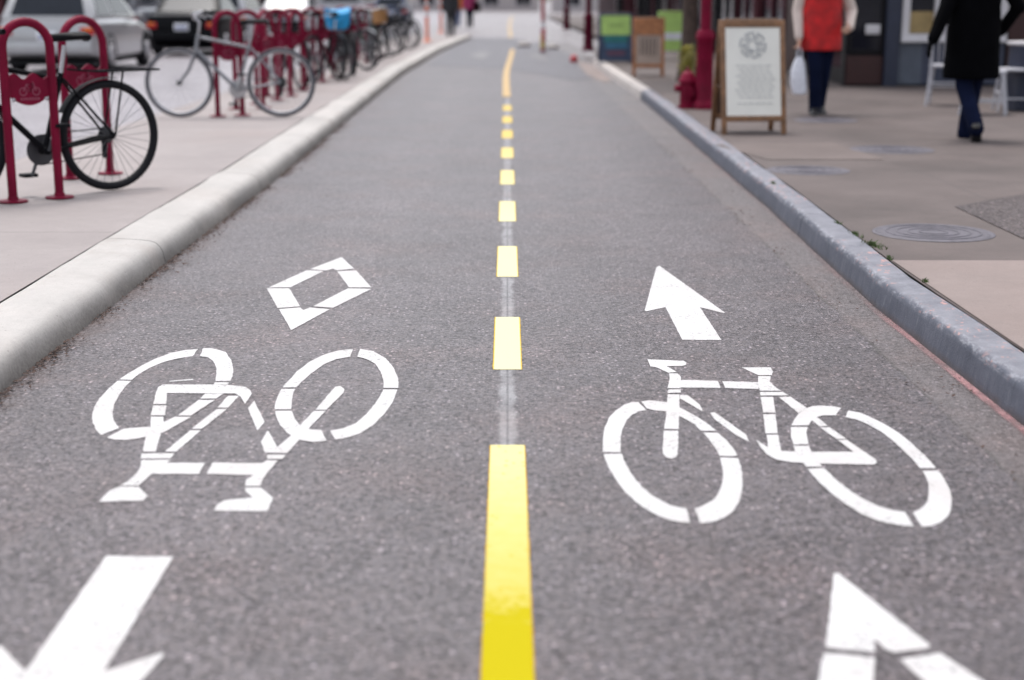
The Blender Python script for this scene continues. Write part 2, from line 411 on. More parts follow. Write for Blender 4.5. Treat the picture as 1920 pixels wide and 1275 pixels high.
# left median pavement behind the kerb and its far kerb edge
ys = [-3 + i * .6 for i in range(100)]; ys = [y for y in ys if y < LK[-1][0]]
b = MB()
b.flat([(interp(LK, y) - .320, y, ZS - .006) for y in ys] + [(-3.58, ys[-1], ZS - .006), (-3.58, -3, ZS - .006)])
struct(b.build('median_pavement', C_MEDIAN, smooth=False))
b = MB(); b.loft([[(-3.585, y, .118), (-3.59, y, .12), (-3.72, y, .118), (-3.74, y, .10), (-3.75, y, -.02)] for y in ys], cap=False, closed=False)
struct(b.build('kerb', C_MEDIAN))
# right pavement
b = MB(); yr = [-3 + i * .5 for i in range(75)]
b.flat([(interp(RK, y) + .168, y, ZS) for y in yr] + [(3.0, 46, ZS), (3.0, 120, ZS), (16, 120, ZS), (16, -3, ZS)])
struct(b.build('pavement', C_WALK, smooth=False))
def kx(y, d=.174): return interp(RK, y) + d
sheet('pavement_slab', [(kx(2), 2.0), (4.6, 2.0), (4.6, 6.76), (kx(6.8), 6.8)], C_SLAB, ZS + .004)
sheet('pavement_patch', [S(*p) for p in ((1790, 388), (1935, 362), (2050, 400), (2050, 480), (1935, 456))], A_WALK, ZS + .004)
sheet('pavement_slab', [S(*p) for p in ((1340, 272), (1560, 268), (1660, 300), (1440, 300))], C_MIDW, ZS + .004)
sheet('lane_patch_and_shade', [G(*p, .008) for p in ((884, 70), (962, 71), (990, 77), (985, 81), (872, 79))], A_PATCH_SHADE)  # dark sheet standing in for a shadow band at the crossing
sheet('kerb_ramp', [G(*p, .006) for p in ((1080, 114), (1111, 121), (1148, 151), (1132, 154), (1100, 140))], C_SLAB)

# pink sprayed line at the foot of the painted kerb
def pinkline():
    g = NG('pink_spray', .7)
    x, y, z = g.sep()
    c = g.mix(g.map(g.noise(40, 4), .3, .7), (.34, .15, .165), (.46, .26, .265)); g.base(c)
    a = g.math('MULTIPLY', g.map(g.noise(2.2, 3, .6), .36, .58, .15, 1), g.map(g.noise(150, 3, .8), .36, .50))
    at = g.t.nodes.new('ShaderNodeAttribute'); at.attribute_name = 'edge'
    a = g.math('MULTIPLY', a, g.map(at.outputs['Fac'], 0, .8, 0, 1))
    a = g.math('MULTIPLY', a, g.map(g.noise(.8, 2), .35, .6, .35, 1)); a = g.math('MULTIPLY', a, g.map(y, 5.0, 7.5, 1.0, .15)); g.put(g.b.inputs['Alpha'], a); return g.m
b = MB(); ysl = [1.5 + i * .12 for i in range(110)]
rings = []
for y in ysl:
    x = interp(RK, y); wv = .012 * noise.noise(Vector((y * 1.7, 0, 5)))
    rings.append([(x - .036 + wv, y, .004), (x - .02 + wv * .6, y, .004), (x - .008, y, .004), (x + .001, y, .005)])
b.loft(rings, cap=False, closed=False)
o = b.build('pink_paint_line', pinkline(), smooth=False)
att = o.data.attributes.new('edge', 'FLOAT', 'POINT')
for i in range(len(o.data.vertices)): att.data[i].value = (0, 1, .9, .3)[i % 4]
tag(o, 'worn pink sprayed line along the foot of the grey kerb', 'painted line')

# ------------------------------------------------------------------ road markings (flat paint on the lane)
def ragged(pts, step=.025, amp=.0022):
    out = []
    n = len(pts)
    for i in range(n):
        a = Vector(pts[i]); c = Vector(pts[(i + 1) % n]); L = (c - a).length; k = max(1, int(L / step))
        for q in range(k):
            p = a.lerp(c, q / k)
            out.append((p.x + amp * noise.noise(p * 60 + Vector((3, 0, 0))), p.y + amp * 1.6 * noise.noise(p * 60 + Vector((0, 7, 0))), p.z))
    return out
def marking(name, pieces, org, sc, label, cat, group=None, mat=WHITE, ground=False):
    b = MB()
    for i, pc in enumerate(pieces):
        z = .0014 + .0001 * (i % 9)
        if ground: pts = [(x, y, z) for x, y in pc]
        else: pts = [G(org[0] + x / sc, org[1] + y / sc, z) for x, y in pc]
        b.flat(ragged(pts))
    o = b.build(name, mat, smooth=False, fix=False)
    return tag(o, label, cat, group)

rb = [
 [(258,303),(225,304),(185,318),(145,345),(110,385),(90,430),(82,480),(80,520),(81,553),(171,555),(169,515),(172,470),(182,430),(200,395),(225,368),(260,350),(298,344)],
 [(84,563),(95,598),(118,645),(150,695),(195,755),(245,803),(300,840),(360,872),(420,894),(470,903),(517,907),(500,836),(460,828),(415,818),(370,795),(320,765),(275,725),(235,680),(205,632),(185,590),(175,562)],
 [(567,908),(610,907),(650,897),(690,880),(730,850),(760,808),(775,760),(780,710),(778,660),(770,620),(757,584),(667,580),(675,610),(682,650),(682,690),(672,730),(655,765),(632,793),(600,812),(570,826),(540,836)],
 [(754,573),(735,535),(700,495),(655,457),(580,456),(610,490),(640,527),(665,573)],
 [(272,300),(310,295),(360,299),(420,308),(470,332),(540,370),(600,408),(648,447),(572,447),(540,415),(490,387),(450,368),(400,350),(340,344),(300,335)],
 [(405,265),(465,265),(462,380),(460,438),(388,438),(397,370)],
 [(386,447),(459,447),(455,560),(448,578),(425,586),(400,580),(382,562),(380,530)],
 [(407,240),(469,240),(470,256),(404,258)],
 [(404,234),(470,234),(472,180),(455,160),(412,160),(415,180),(410,210)],
 [(304,90),(485,97),(498,105),(497,118),(475,123),(400,124),(450,153),(410,157),(345,128),(318,125)],
 [(472,192),(655,197),(670,233),(470,230)],
 [(677,199),(857,204),(860,238),(694,233)],
 [(775,130),(920,130),(933,152),(925,169),(855,168),(820,152)],
 [(856,173),(920,174),(915,200),(935,222),(970,247),(868,247),(858,225)],
 [(866,253),(980,253),(1012,270),(868,270)],
 [(870,278),(933,278),(944,356),(882,356)], [(883,364),(944,364),(955,458),(895,460)],
 [(848,492),(908,530),(899,468),(957,467),(972,548),(1040,550),(1120,552),(1335,552),(1255,493),(1300,491),(1400,560),(1448,592),(1450,606),(1435,616),(1120,610),(1020,603),(950,590),(900,565),(875,535)],
 [(960,278),(1018,276),(1100,332),(1058,358)],
 [(466,268),(505,268),(565,315),(580,350),(466,285)], [(617,358),(640,354),(795,465),(812,502),(750,470),(640,390)],
 [(1023,420),(1035,395),(1060,360),(1095,335),(1130,324),(1175,321),(1230,325),(1273,333),(1246,370),(1215,369),(1180,370),(1150,378),(1125,395),(1110,420)],
 [(1152,378),(1205,422),(1162,424),(1125,392)],
 [(1020,428),(1105,428),(1100,460),(1108,515),(1035,515),(1022,480)],
 [(1033,522),(1112,522),(1125,552),(1160,605),(1178,626),(1098,626),(1060,580),(1042,548)],
 [(1170,432),(1215,430),(1298,487),(1252,489)],
 [(1103,636),(1130,670),(1175,715),(1230,765),(1300,815),(1380,865),(1460,897),(1550,918),(1636,926),(1592,853),(1520,842),(1450,820),(1380,785),(1310,740),(1250,695),(1210,655),(1185,634)],
 [(1308,345),(1370,358),(1440,387),(1510,424),(1565,460),(1620,505),(1690,570),(1748,634),(1667,634),(1640,600),(1590,550),(1530,495),(1470,450),(1400,412),(1340,388),(1292,378)],
 [(1757,646),(1790,690),(1815,740),(1825,790),(1822,840),(1805,875),(1770,905),(1720,925),(1675,926),(1630,857),(1665,840),(1690,820),(1708,790),(1712,750),(1708,710),(1695,675),(1681,648)],
]
GB = 'bicycle symbols painted on the lane'
marking('bicycle_marking', rb, (1100, 640), 1920 / 720, 'white painted bicycle symbol, upright, on the right half of the bike lane', 'road marking', GB)
lb = [
 [(693,103),(620,109),(540,125),(450,158),(380,195),(310,235),(250,274),(322,276),(360,245),(420,210),(490,180),(560,160),(620,149),(665,143)],
 [(722,98),(770,98),(850,120),(880,165),(893,215),(888,255),(875,283),(790,283),(798,250),(797,210),(780,170),(750,150),(705,143)],
 [(790,290),(868,290),(860,303),(780,303)],
 [(243,281),(318,283),(285,315),(250,360),(225,410),(213,460),(218,500),(235,530),(252,546),(150,587),(120,555),(103,520),(98,480),(110,430),(140,380),(190,325)],
 [(180,600),(280,550),(350,546),(420,540),(450,560),(400,596),(350,607),(280,615),(220,612)],
 [(442,413),(458,345),(468,318),(495,302),(600,303),(760,303),(860,305),(960,316),(990,335),(996,355),(958,412),(933,372),(905,353),(780,353),(520,350),(515,413)],
 [(441,420),(517,420),(508,476),(428,476)],
 [(735,355),(835,355),(795,382),(705,382)], [(698,389),(788,389),(655,477),(580,477)],
 [(500,515),(562,484),(655,484),(500,572),(485,577),(455,680),(383,680),(400,600),(425,545),(428,484),(500,484)],
 [(378,690),(562,690),(540,718),(373,718)],
 [(862,366),(925,366),(862,433),(803,433)], [(800,440),(858,440),(715,552),(658,552)], [(650,560),(712,560),(570,680),(508,680)],
 [(375,727),(545,727),(515,743),(733,743),(697,806),(432,806),(400,835),(360,870),(258,870),(310,840),(350,800),(370,765)],
 [(255,877),(360,877),(410,930),(385,955),(138,962),(165,930),(205,895)],
 [(775,742),(1055,745),(1080,728),(1145,729),(1100,780),(1060,830),(1042,873),(957,873),(965,840),(1003,812),(742,806)],
 [(1082,697),(1187,697),(1170,721),(1082,721)],
 [(957,882),(1045,882),(1117,940),(1085,1015),(783,1013),(800,980),(840,955),(900,948),(1003,940),(965,905)],
 [(1010,395),(1068,515),(1028,562),(975,437)],
 [(1088,562),(1140,655),(1205,600),(1270,528),(1325,556),(1262,615),(1195,689),(1070,685),(1047,622)],
 [(1565,103),(1480,112),(1400,135),(1320,175),(1250,230),(1168,319),(1245,319),(1275,290),(1330,240),(1400,190),(1470,160),(1550,146)],
 [(1163,327),(1240,327),(1222,380),(1218,442),(1126,442),(1130,395)],
 [(1128,450),(1220,450),(1235,490),(1265,530),(1320,555),(1390,560),(1415,620),(1340,625),(1270,615),(1200,580),(1155,530),(1132,480)],
 [(1268,530),(1347,451),(1412,451),(1310,557)], [(1355,444),(1417,444),(1512,350),(1517,328),(1495,310),(1465,315)],
 [(1605,102),(1680,115),(1750,155),(1795,210),(1820,270),(1820,322),(1738,322),(1737,280),(1720,230),(1690,185),(1640,158),(1588,146)],
 [(1737,330),(1815,330),(1790,400),(1740,470),(1680,530),(1600,580),(1530,602),(1465,612),(1437,562),(1510,550),(1580,520),(1640,470),(1690,410),(1720,365)],
 [(533,282),(667,271),(667,277),(533,287)],
]
marking('bicycle_marking', lb, (140, 620), 3.0, 'white painted bicycle symbol, upside down, on the left half of the bike lane', 'road marking', GB)
dia = [
 [(1235,150),(1400,300),(1165,322),(1128,298),(1040,322),(830,306)],
 [(790,320),(1010,330),(580,538),(300,540)], [(1180,332),(1425,322),(1620,540),(1335,540)],
 [(275,550),(565,552),(705,785),(415,805)], [(1320,552),(1620,560),(1130,803),(870,783)],
 [(430,818),(710,798),(745,833),(830,798),(1085,822),(590,1090)]]
GD = 'diamond outlines painted on the lane'; GA = 'arrows painted on the lane'
marking('diamond_marking', dia, (460, 460), 1920 / 280, 'white painted diamond outline above the upside-down bicycle symbol', 'road marking', GD)
arrow = [(485,243),(1270,803),(1255,808),(970,738),(1228,1130),(760,1128),(560,738),(330,788),(312,775),(450,265)]
marking('arrow_marking', [arrow], (1160, 460), 6.375, 'white painted arrow pointing away, above the right bicycle symbol', 'road marking', GA)
# the same arrow turned about at the lower left, the same diamond at the lower right
ag = [G(1160 + x / 6.375, 460 + y / 6.375) for x, y in arrow]
se = (ag[4] + ag[5]) / 2; tip = (ag[0] + ag[9]) / 2
ta = G(262, 1044); kx_ = 1.05
pc = [(ta.x - (p.x - se.x) * kx_, ta.y - (p.y - se.y) * .98) for p in ag]
marking('arrow_marking', [pc], 0, 0, 'white painted arrow pointing towards the viewer, cut off at the lower left', 'road marking', GA, ground=True)
dt = [[(495,295),(530,300),(1215,835),(1205,860),(945,893),(880,868),(815,805),(798,800),(800,893),(435,855)],
      [(420,895),(800,930),(790,1100),(778,1300),(331,1300),(375,1100)],
      [(980,940),(1290,895),(1600,1100),(1900,1300),(1385,1300),(1160,1100)]]
marking('diamond_marking', dt, (1440, 1000), 4.0, 'white painted diamond tip at the lower right, below the right bicycle symbol', 'road marking', GD)

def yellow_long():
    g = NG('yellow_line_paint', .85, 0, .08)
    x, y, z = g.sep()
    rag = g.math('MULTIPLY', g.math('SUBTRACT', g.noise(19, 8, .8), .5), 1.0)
    deep_near = g.map(g.math('ADD', y, rag), 3.02, 3.14, 1, 0)  # deep yellow near, pale beyond: overexposure put into the paint colour
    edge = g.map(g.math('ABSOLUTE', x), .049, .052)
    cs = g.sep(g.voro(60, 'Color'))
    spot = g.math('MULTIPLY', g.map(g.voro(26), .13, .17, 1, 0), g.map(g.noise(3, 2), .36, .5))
    f = g.math('MAXIMUM', g.math('MAXIMUM', deep_near, edge), g.math('MULTIPLY', spot, .6))
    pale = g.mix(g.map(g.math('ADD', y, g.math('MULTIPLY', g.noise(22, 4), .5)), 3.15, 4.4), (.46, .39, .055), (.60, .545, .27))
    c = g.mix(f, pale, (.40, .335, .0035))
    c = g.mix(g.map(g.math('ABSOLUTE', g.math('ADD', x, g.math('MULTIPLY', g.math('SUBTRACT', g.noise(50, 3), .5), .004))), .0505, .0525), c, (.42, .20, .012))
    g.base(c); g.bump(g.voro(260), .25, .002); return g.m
def yellow_dash():
    g = NG('pale_yellow_dash_paint', .85, 0, .08)
    x, y, z = g.sep()
    e = g.map(g.math('ABSOLUTE', g.math('ADD', x, g.math('MULTIPLY', g.math('SUBTRACT', g.noise(40, 3), .5), .006))), .047, .052)
    pit = g.map(g.noise(90, 3, .7), .71, .75, 0, .6)
    far = g.map(y, 9, 15)
    c = g.mix(e, g.mix(far, (.66, .61, .36), (.58, .44, .15)), (.46, .30, .010)); c = g.mix(pit, c, (.3, .25, .1))
    g.base(c); g.bump(g.voro(260), .25, .002); return g.m
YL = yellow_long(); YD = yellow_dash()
def strip(name, y0, y1, mat, label, group, x0=0, x1=0, hw=.0535):
    marking(name, [[(x0 - hw, y0), (x0 + hw, y0), (x1 + hw, y1), (x1 - hw, y1)]], 0, 0, label, 'road marking', group, mat, True)
yl0 = G(951, 835).y
marking('centre_line', [[(-.0535, 1.9), (.0535, 1.9), (.0535, yl0), (-.0535, yl0)]], 0, 0, 'long yellow centre line, saturated at the bottom edge, overexposed pallor painted in further up', 'road marking', None, YL, True)
inv = 1 / 835.0; k = 0
ordw = ['nearest', 'second', 'third', 'fourth', 'fifth', 'sixth', 'seventh', 'eighth', 'ninth', 'tenth', 'eleventh', 'twelfth']
lab = ['pale yellow dash level with the tail of the white arrow, first beyond the long line', 'pale yellow dash level with the top of the white diamond', 'pale yellow dash just beyond the white arrow and diamond']
for k in range(8):
    i1 = 1 / 835.0 + .000483 * (k + 1); y1 = G(951, 1 / i1).y; y0 = G(951, 1 / (i1 - .000238)).y
    strip('centre_dash', y0, y1, YD, lab[k] if k < 3 else '%s yellow dash beyond the long yellow centre line' % ordw[k], 'yellow dashes of the centre line')
pcl = [G(x, y, .0085) for x, y in ((950, 181), (949, 160), (949, 141), (951, 128), (955, 116), (958, 105), (961, 92))]
b = MB(); b.loft([[(p.x - .055, p.y, .0085), (p.x + .055, p.y, .0085)] for p in pcl], cap=False, closed=False)
YO = paint('amber_line_paint', (.50, .33, .12), .6)
tag(b.build('centre_line', YO, smooth=False), 'far bending part of the yellow centre line on dark asphalt', 'road marking')
pcl = [G(x, y, .004) for x, y in ((957, 70), (957, 62), (955, 52), (957, 40), (960, 30))]
b = MB(); b.loft([[(p.x - .06, p.y, .004), (p.x + .06, p.y, .004)] for p in pcl], cap=False, closed=False)
tag(b.build('centre_line', YO, smooth=False), 'orange centre line continuing on the far side of the crossing', 'road marking')
marking('faded_arrow_marking', [[(878, 104), (905, 97), (925, 101), (912, 105), (908, 112), (893, 109)]], (0, 0), 1, 'worn white mark on the dark asphalt left of the far centre line', 'road marking', None, FADED)
marking('faded_arrow_marking', [[(990, 104), (1003, 101), (1030, 112), (1020, 115)]], (0, 0), 1, 'worn white mark on the dark asphalt right of the far centre line', 'road marking', None, FADED)
for o in bpy.data.objects:
    if o.name.startswith('faded_arrow'): o.location.z += .007

# ------------------------------------------------------------------ litter, weeds, manholes
def scatter(name, fn, n, size, mat, label):
    b = MB()
    for i in range(n):
        p = fn(); s = size * rnd.uniform(.4, 1.5); a = rnd.uniform(0, PI); t = rnd.uniform(-.5, .5)
        u = Vector((math.cos(a), math.sin(a), rnd.uniform(-.15, .35))) * s; v = Vector((-math.sin(a), math.cos(a), t)) * s * rnd.uniform(.3, .7)
        b.poly([p - u, p - v * .8, p + u, p + v])
    o = b.build(name, mat, smooth=False, fix=False); o['label'] = label; o['category'] = 'litter'; return struct(o, 'stuff')
def near_left():
    while True:
        y = rnd.uniform(2.5, 16)
        if noise.noise(Vector((y * 1.6, 4, 0))) + rnd.uniform(-.2, .35) > .05: break
    return Vector((interp(LK, y) + abs(rnd.gauss(0, .035)) * rnd.uniform(.3, 1.6) - .002, y, .004 + rnd.uniform(0, .006)))
scatter('leaf_litter', near_left, 4200, .008, DEBRIS, 'brown leaf crumbs gathered along the foot of the pale kerb')
def near_right():
    while True:
        y = rnd.uniform(3, 15)
        if noise.noise(Vector((y * 2.1, 14, 0))) + rnd.uniform(-.3, .25) > .12: break
    return Vector((1.41 + rnd.gauss(0, .03) + (.1 if rnd.random() < .3 else 0), y, .004 + rnd.uniform(0, .005)))
scatter('leaf_litter', near_right, 420, .007, DEBRIS, 'brown leaf crumbs caught in the seam before the grey kerb')
STONE = M('pale_grit', (.3, .29, .28), .8, var=.5, scale=60)
scatter('grit', lambda: Vector((rnd.uniform(-1.65, 1.6), rnd.uniform(2.6, 12), .003)), 260, .003, STONE, 'small pale grit scattered over the bike lane')
scatter('grit', near_left, 120, .004, STONE, 'pale grit among the leaf crumbs beside the pale kerb')

def tuft(px, py, r, n, label):
    c = S(px, py); c.x += .0
    b = MB()
    for i in range(n):
        a = rnd.uniform(0, 2 * PI); q = abs(rnd.gauss(0, .5)) * r
        p = c + Vector((math.cos(a) * q * .35, math.sin(a) * q, .0)); h = rnd.uniform(.3, 1) * .024
        lean = Vector((rnd.uniform(-1, 1), rnd.uniform(-1, 1), 0)) * h * .8; s = Vector((math.cos(a + 1), math.sin(a + 1), 0)) * .0028
        b.poly([p - s, p + s, p + lean * .6 + s * .8 + Vector((0, 0, h * .75)), p + lean + Vector((0, 0, h))])
    tag(b.build('weed_tuft', MOSS, smooth=False, fix=False), label, 'weed', 'weeds along the back of the grey kerb')
tuft(1603, 441, .09, 80, 'small weed tuft left of the two larger ones behind grey kerb')
tuft(1637, 461, .13, 140, 'largest green weed tuft behind the grey kerb, left of manhole')
tuft(1669, 487, .035, 30, 'tiny weed sprig at the near corner of the pale slab')
tuft(1735, 530, .028, 40, 'single bright weed at the edge of the pale pavement slab')
tuft(1450, 345, .07, 40, 'farthest weed tuft behind the grey kerb')
tuft(1570, 420, .05, 30, 'thin weed tuft behind the grey kerb, beyond the larger tufts')

def manhole(px, py, r, label):
    c = S(px, py); t = thing('manhole_cover', label, 'manhole cover', c, 0, 'iron covers in the right pavement')
    b = MB(); b.lathe([(r, -.01), (r, .004), (r * .955, .006), (r * .95, .0045), (0, .0045)], seg=48); b.build('cover_plate', IRON, t)
    b = MB()
    for q in (.25, .45, .65, .84): b.torus((0, 0, .004), r * q, .005, 'Z', 48, 6)
    b.build('raised_rings', IRON, t)
    b = MB(); b.torus((0, 0, .002), r * 1.04, .012, 'Z', 48, 6, ry=.004); b.build('rim', IRON, t)
manhole(1750, 437, .285, 'round ringed iron manhole cover nearest the viewer, beside the weeds')
manhole(1515, 320, .27, 'dark round cover set in pavement close behind the grey kerb')
manhole(1672, 281, .31, 'dark round cover on the pavement right of the A-frame sign')
manhole(1548, 226, .29, 'dark round cover at the feet of the person in red vest')

# ------------------------------------------------------------------ bike racks
def hoop(p0, p1, label, h=1.05):
    d = (p1 - p0); wd = d.length; c = (p0 + p1) / 2
    t = thing('bike_rack', label, 'bike rack', (c.x, c.y, ZS), math.atan2(d.y, d.x), 'red hoop bike racks on the median')
    r = wd / 2; b = MB(); top = h - r
    path = [(-r, 0, 0.01), (-r, 0, top * .5)] + [(-r * math.cos(a), 0, top + r * math.sin(a)) for a in [PI * i / 14 for i in range(15)]] + [(r, 0, top * .5), (r, 0, 0.01)]
    b.tube(path, .027, 12); b.build('hoop', RED, t)
    for sx in (-1, 1):
        b = MB(); b.lathe([(.085, -.002), (.085, .008), (.034, .012), (.03, .03), (.02, .03)], (sx * r, 0, 0), 20); f = b.build('base_plate', RED, t)
    # plate between the posts: level top edge, belly shaped lower edge
    zt, zb = h * .70, h * .56
    top_e = [(x * (r - .026), zt + (.018 * math.sin(x * PI * 2.0))) for x in [-1 + i / 8 for i in range(17)]]
    bot = [(x * (r - .026), zb - (.055 * (1 - x * x)) + .03) for x in [1 - i / 8 for i in range(17)]]
    b = MB(); b.prism([(x, -.006, z) for x, z in top_e + bot], (0, .012, 0)); pl = b.build('plate', RED, t, bevel=0)
    b = MB(); zc = (zt + zb) / 2 - .005; q = wd * .12
    for sx in (-1, 1): b.torus((sx * q * 1.15, -.008, zc - .012), q * .62, .004, 'Y', 18, 5)
    b.tube([(-q * 1.1, -.008, zc - .01), (-q * .5, -.008, zc + .03), (q * .7, -.008, zc + .03), (0, -.008, zc - .012), (-q * .5, -.008, zc + .03)], .004, 5)
    b.tube([(q * .6, -.008, zc + .045), (q * 1.15, -.008, zc - .012)], .004, 5)
    for i in range(7): b.box((-q * 1.5 + i * q * .5, -.008, zc - .055), (q * .28, .004, .016))
    b.build('emblem', EMBLEM, pl)
    for sx in (-1, 1):
        b = MB(); b.ellipsoid((sx * (r - .045), -.008, zb + .01), (.012, .006, .012), 8); b.build('rivet', STEEL, pl)
    return t
hoop(S(25, 378), S(112, 370), 'front red hoop rack holding the black bicycle, nearest the viewer')
hoop(S(132, 334), S(207, 325), 'red hoop rack behind the black bicycle wheel')
hoop(S(409, 218), S(455, 216), 'red hoop rack the pale grey bicycle leans on')
hoop(S(483, 195), S(520, 187), 'red hoop rack seen through the grey bicycle rear wheel')
hoop(S(543, 170), S(573, 163), 'red hoop rack just left of the bicycle with the blue basket')
lb_ = ['red hoop rack behind the bicycle with the blue basket', 'red hoop rack beside the bicycle with pale mudguard', 'red hoop rack beside the bicycle with the tan basket', 'farthest red hoop rack before the orange posts']
lb_ += ['red hoop rack in the crowded middle of the row, under the blue basket', 'red hoop rack standing among the dark bicycles past the tan basket', 'red hoop rack right behind the one the grey bicycle leans on', 'red hoop rack seen between the grey bicycle saddle and the dark bicycle', 'red hoop rack just before the dark bicycle frame']
for k, Y in enumerate((23.6, 26.4, 29.2, 32.2, 22.2, 30.8, 16.7, 18.9, 20.1)):
    hoop(Vector((-3.0, Y, ZS)), Vector((-2.72, Y + .12, ZS)), lb_[k])

# ------------------------------------------------------------------ bicycles
def bicycle(label, rear, front, fm, tyre=RUBBER, Rw=.345, saddle=.95, bars='flat', rack=False, guard=None, basket=None, lean=0, chainguard=False, group='bicycles parked at the racks', tyre_r=.02):
    d = front - rear; c = (rear + front) / 2; L = 1.03
    t = thing('bicycle', label, 'bicycle', (c.x, c.y, ZS), math.atan2(d.y, d.x), group)
    t.rotation_euler[0] = lean
    rh = Vector((-L / 2, 0, Rw)); fh = Vector((L / 2, 0, Rw)); bb = Vector((-.07, 0, .28)); st = Vector((-.21, 0, .74)); ht = Vector((.30, 0, .84)); hb = Vector((.335, 0, .68))
    for nm, hub in (('wheel', rh), ('wheel', fh)):
        b = MB(); b.torus(hub, Rw - .04, .012, 'Y', 48, 8, ry=.011); wl_ = b.build(nm, STEEL if tyre is not RUBBER else DKGREY, t)
        b = MB(); b.torus(hub, Rw - tyre_r, tyre_r, 'Y', 56, 10); b.build('tyre', tyre, wl_)
        b = MB()
        for k in range(32):
            a = 2 * PI * k / 32; s = (-1 if k % 2 else 1); a2 = a + s * .32
            b.tube([hub + Vector((.02 * math.cos(a2), s * .022, .02 * math.sin(a2))), hub + Vector(((Rw - .045) * math.cos(a), 0, (Rw - .045) * math.sin(a)))], (.0019 if Rw == .345 else .0013), 3, False)
        b.build('spokes', SPOKE, wl_)
        b = MB(); b.lathe([(.01, -.06), (.024, -.035), (.014, -.028), (.014, .028), (.024, .035), (.01, .06)], hub, 12, 'Y'); b.build('hub', BLACKM, wl_)
    b = MB(); b.tube([bb, st], .017); b.tube([hb, bb], .02); b.tube([ht - Vector((-.01, 0, .03)), st - Vector((0, 0, .04))], .0165); b.tube([ht, hb], .021)
    for s in (-1, 1):
        b.tube([bb + Vector((-.03, s * .03, 0)), rh + Vector((0, s * .06, 0))], .010, 8)
        b.tube([st + Vector((0, s * .02, -.03)), rh + Vector((0, s * .06, 0))], .008, 8)
    b.lathe([(.024, -.036), (.024, .036)], bb, 12, 'Y')
    b.build('frame', fm, t)
    b = MB(); b.tube([hb + Vector((.004, -.05, -.03)), hb + Vector((.004, .05, -.03))], .016, 8)
    for s in (-1, 1): b.tube([hb + Vector((.004, s * .05, -.03)), hb + Vector((.08, s * .055, -.2)), fh + Vector((0, s * .058, 0))], [.014, .012, .009], 8)
    b.build('fork', fm, t)
    b = MB(); b.tube([st, (-.245, 0, saddle - .05)], .0135); b.build('seat_post', STEEL, t)
    b = MB()
    prof = [(-.14, .075, .0), (-.12, .085, .012), (-.05, .07, .008), (.02, .035, .004), (.09, .024, .0), (.13, .016, -.012)]
    b.loft([[(-.25 + x, wv * math.cos(a), saddle + z + (.022 if math.sin(a) > 0 else .03) * math.sin(a)) for a in [2 * PI * k / 10 for k in range(10)]] for x, wv, z in prof])
    b.build('saddle', SADDLE, t)
    b = MB(); hz = .99; b.tube([ht, (.285, 0, hz - .03), (.33, 0, hz)], .015, 8)
    if bars == 'flat': path = [(.29, -.30, hz + .01), (.33, -.12, hz), (.34, 0, hz), (.33, .12, hz), (.29, .30, hz + .01)]
    elif bars == 'city': path = [(.10, -.27, hz + .06), (.22, -.27, hz + .07), (.33, -.16, hz + .05), (.34, 0, hz), (.33, .16, hz + .05), (.22, .27, hz + .07), (.10, .27, hz + .06)]
    else: path = [(.30, -.21, hz - .13), (.40, -.21, hz - .11), (.44, -.21, hz - .03), (.36, -.21, hz + .005), (.33, 0, hz), (.36, .21, hz + .005), (.44, .21, hz - .03), (.40, .21, hz - .11), (.30, .21, hz - .13)]
    b.tube(path, .0125, 8); hbz = b.build('handlebar', STEEL if bars == 'city' else BLACKM, t)
    for s in (0, -1):
        b = MB(); e = Vector(path[s]); e2 = Vector(path[1 if s == 0 else -2]); b.tube([e, e + (e2 - e).normalized() * .11], .0175, 8); b.build('grip', SADDLE, hbz)
        b = MB(); q = e + (e2 - e).normalized() * .13; b.tube([q, q + Vector((.04, 0, -.03)), q + Vector((.03, 0, -.06)) - (e2 - e).normalized() * .08], .006, 6); b.build('brake_lever', STEEL, hbz)
    b = MB(); b.lathe([(.02, -.052), (.092, -.052), (.095, -.05), (.092, -.047), (.02, -.046)], bb, 28, 'Y')
    b.tube([bb + Vector((0, -.06, 0)), bb + Vector((.06, -.068, -.155))], .011, 8); b.tube([bb + Vector((0, .05, 0)), bb + Vector((-.06, .06, .155))], .011, 8)
    ck = b.build('crankset', DKGREY if fm is BLACKM else STEEL, t)
    for p in ((.06, -.115, -.155), (-.06, .105, .155)): 
        b = MB(); b.box(bb + Vector(p), (.09, .085, .022), bevel=.005); b.build('pedal', BLACKM, ck)
    b = MB(); b.lathe([(.02, -.05), (.055, -.046), (.04, -.036), (.034, -.03), (.02, -.028)], rh, 18, 'Y'); b.box(rh + Vector((.01, -.055, -.09)), (.03, .02, .11), bevel=.004); b.build('rear_derailleur', BLACKM, t)
    b = MB(); b.tube([bb + Vector((0, -.049, .09)), rh + Vector((0, -.047, .045))], .004, 5); b.tube([bb + Vector((0, -.049, -.09)), rh + Vector((.015, -.047, -.12))], .004, 5); b.build('chain', BLACKM, t)
    if chainguard:
        b = MB(); b.lathe([(.02, -.066), (.13, -.066), (.13, -.060), (.02, -.058)], bb, 28, 'Y'); b.build('chain_guard', chainguard, t)
    if rack:
        b = MB()
        for s in (-1, 1):
            b.tube([(-.28, s * .05, .76), (-.42, s * .06, .745), (-.86, s * .06, .745)], .007, 6); b.tube([rh + Vector((0, s * .07, 0)), (-.60, s * .06, .745)], .006, 6)
        b.tube([(-.86, -.06, .745), (-.86, .06, .745)], .007, 6); b.tube([(-.66, -.06, .745), (-.66, .06, .745)], .006, 6); b.tube([(-.5, -.06, .745), (-.5, .06, .745)], .006, 6)
        b.build('rear_rack', BLACKM, t)
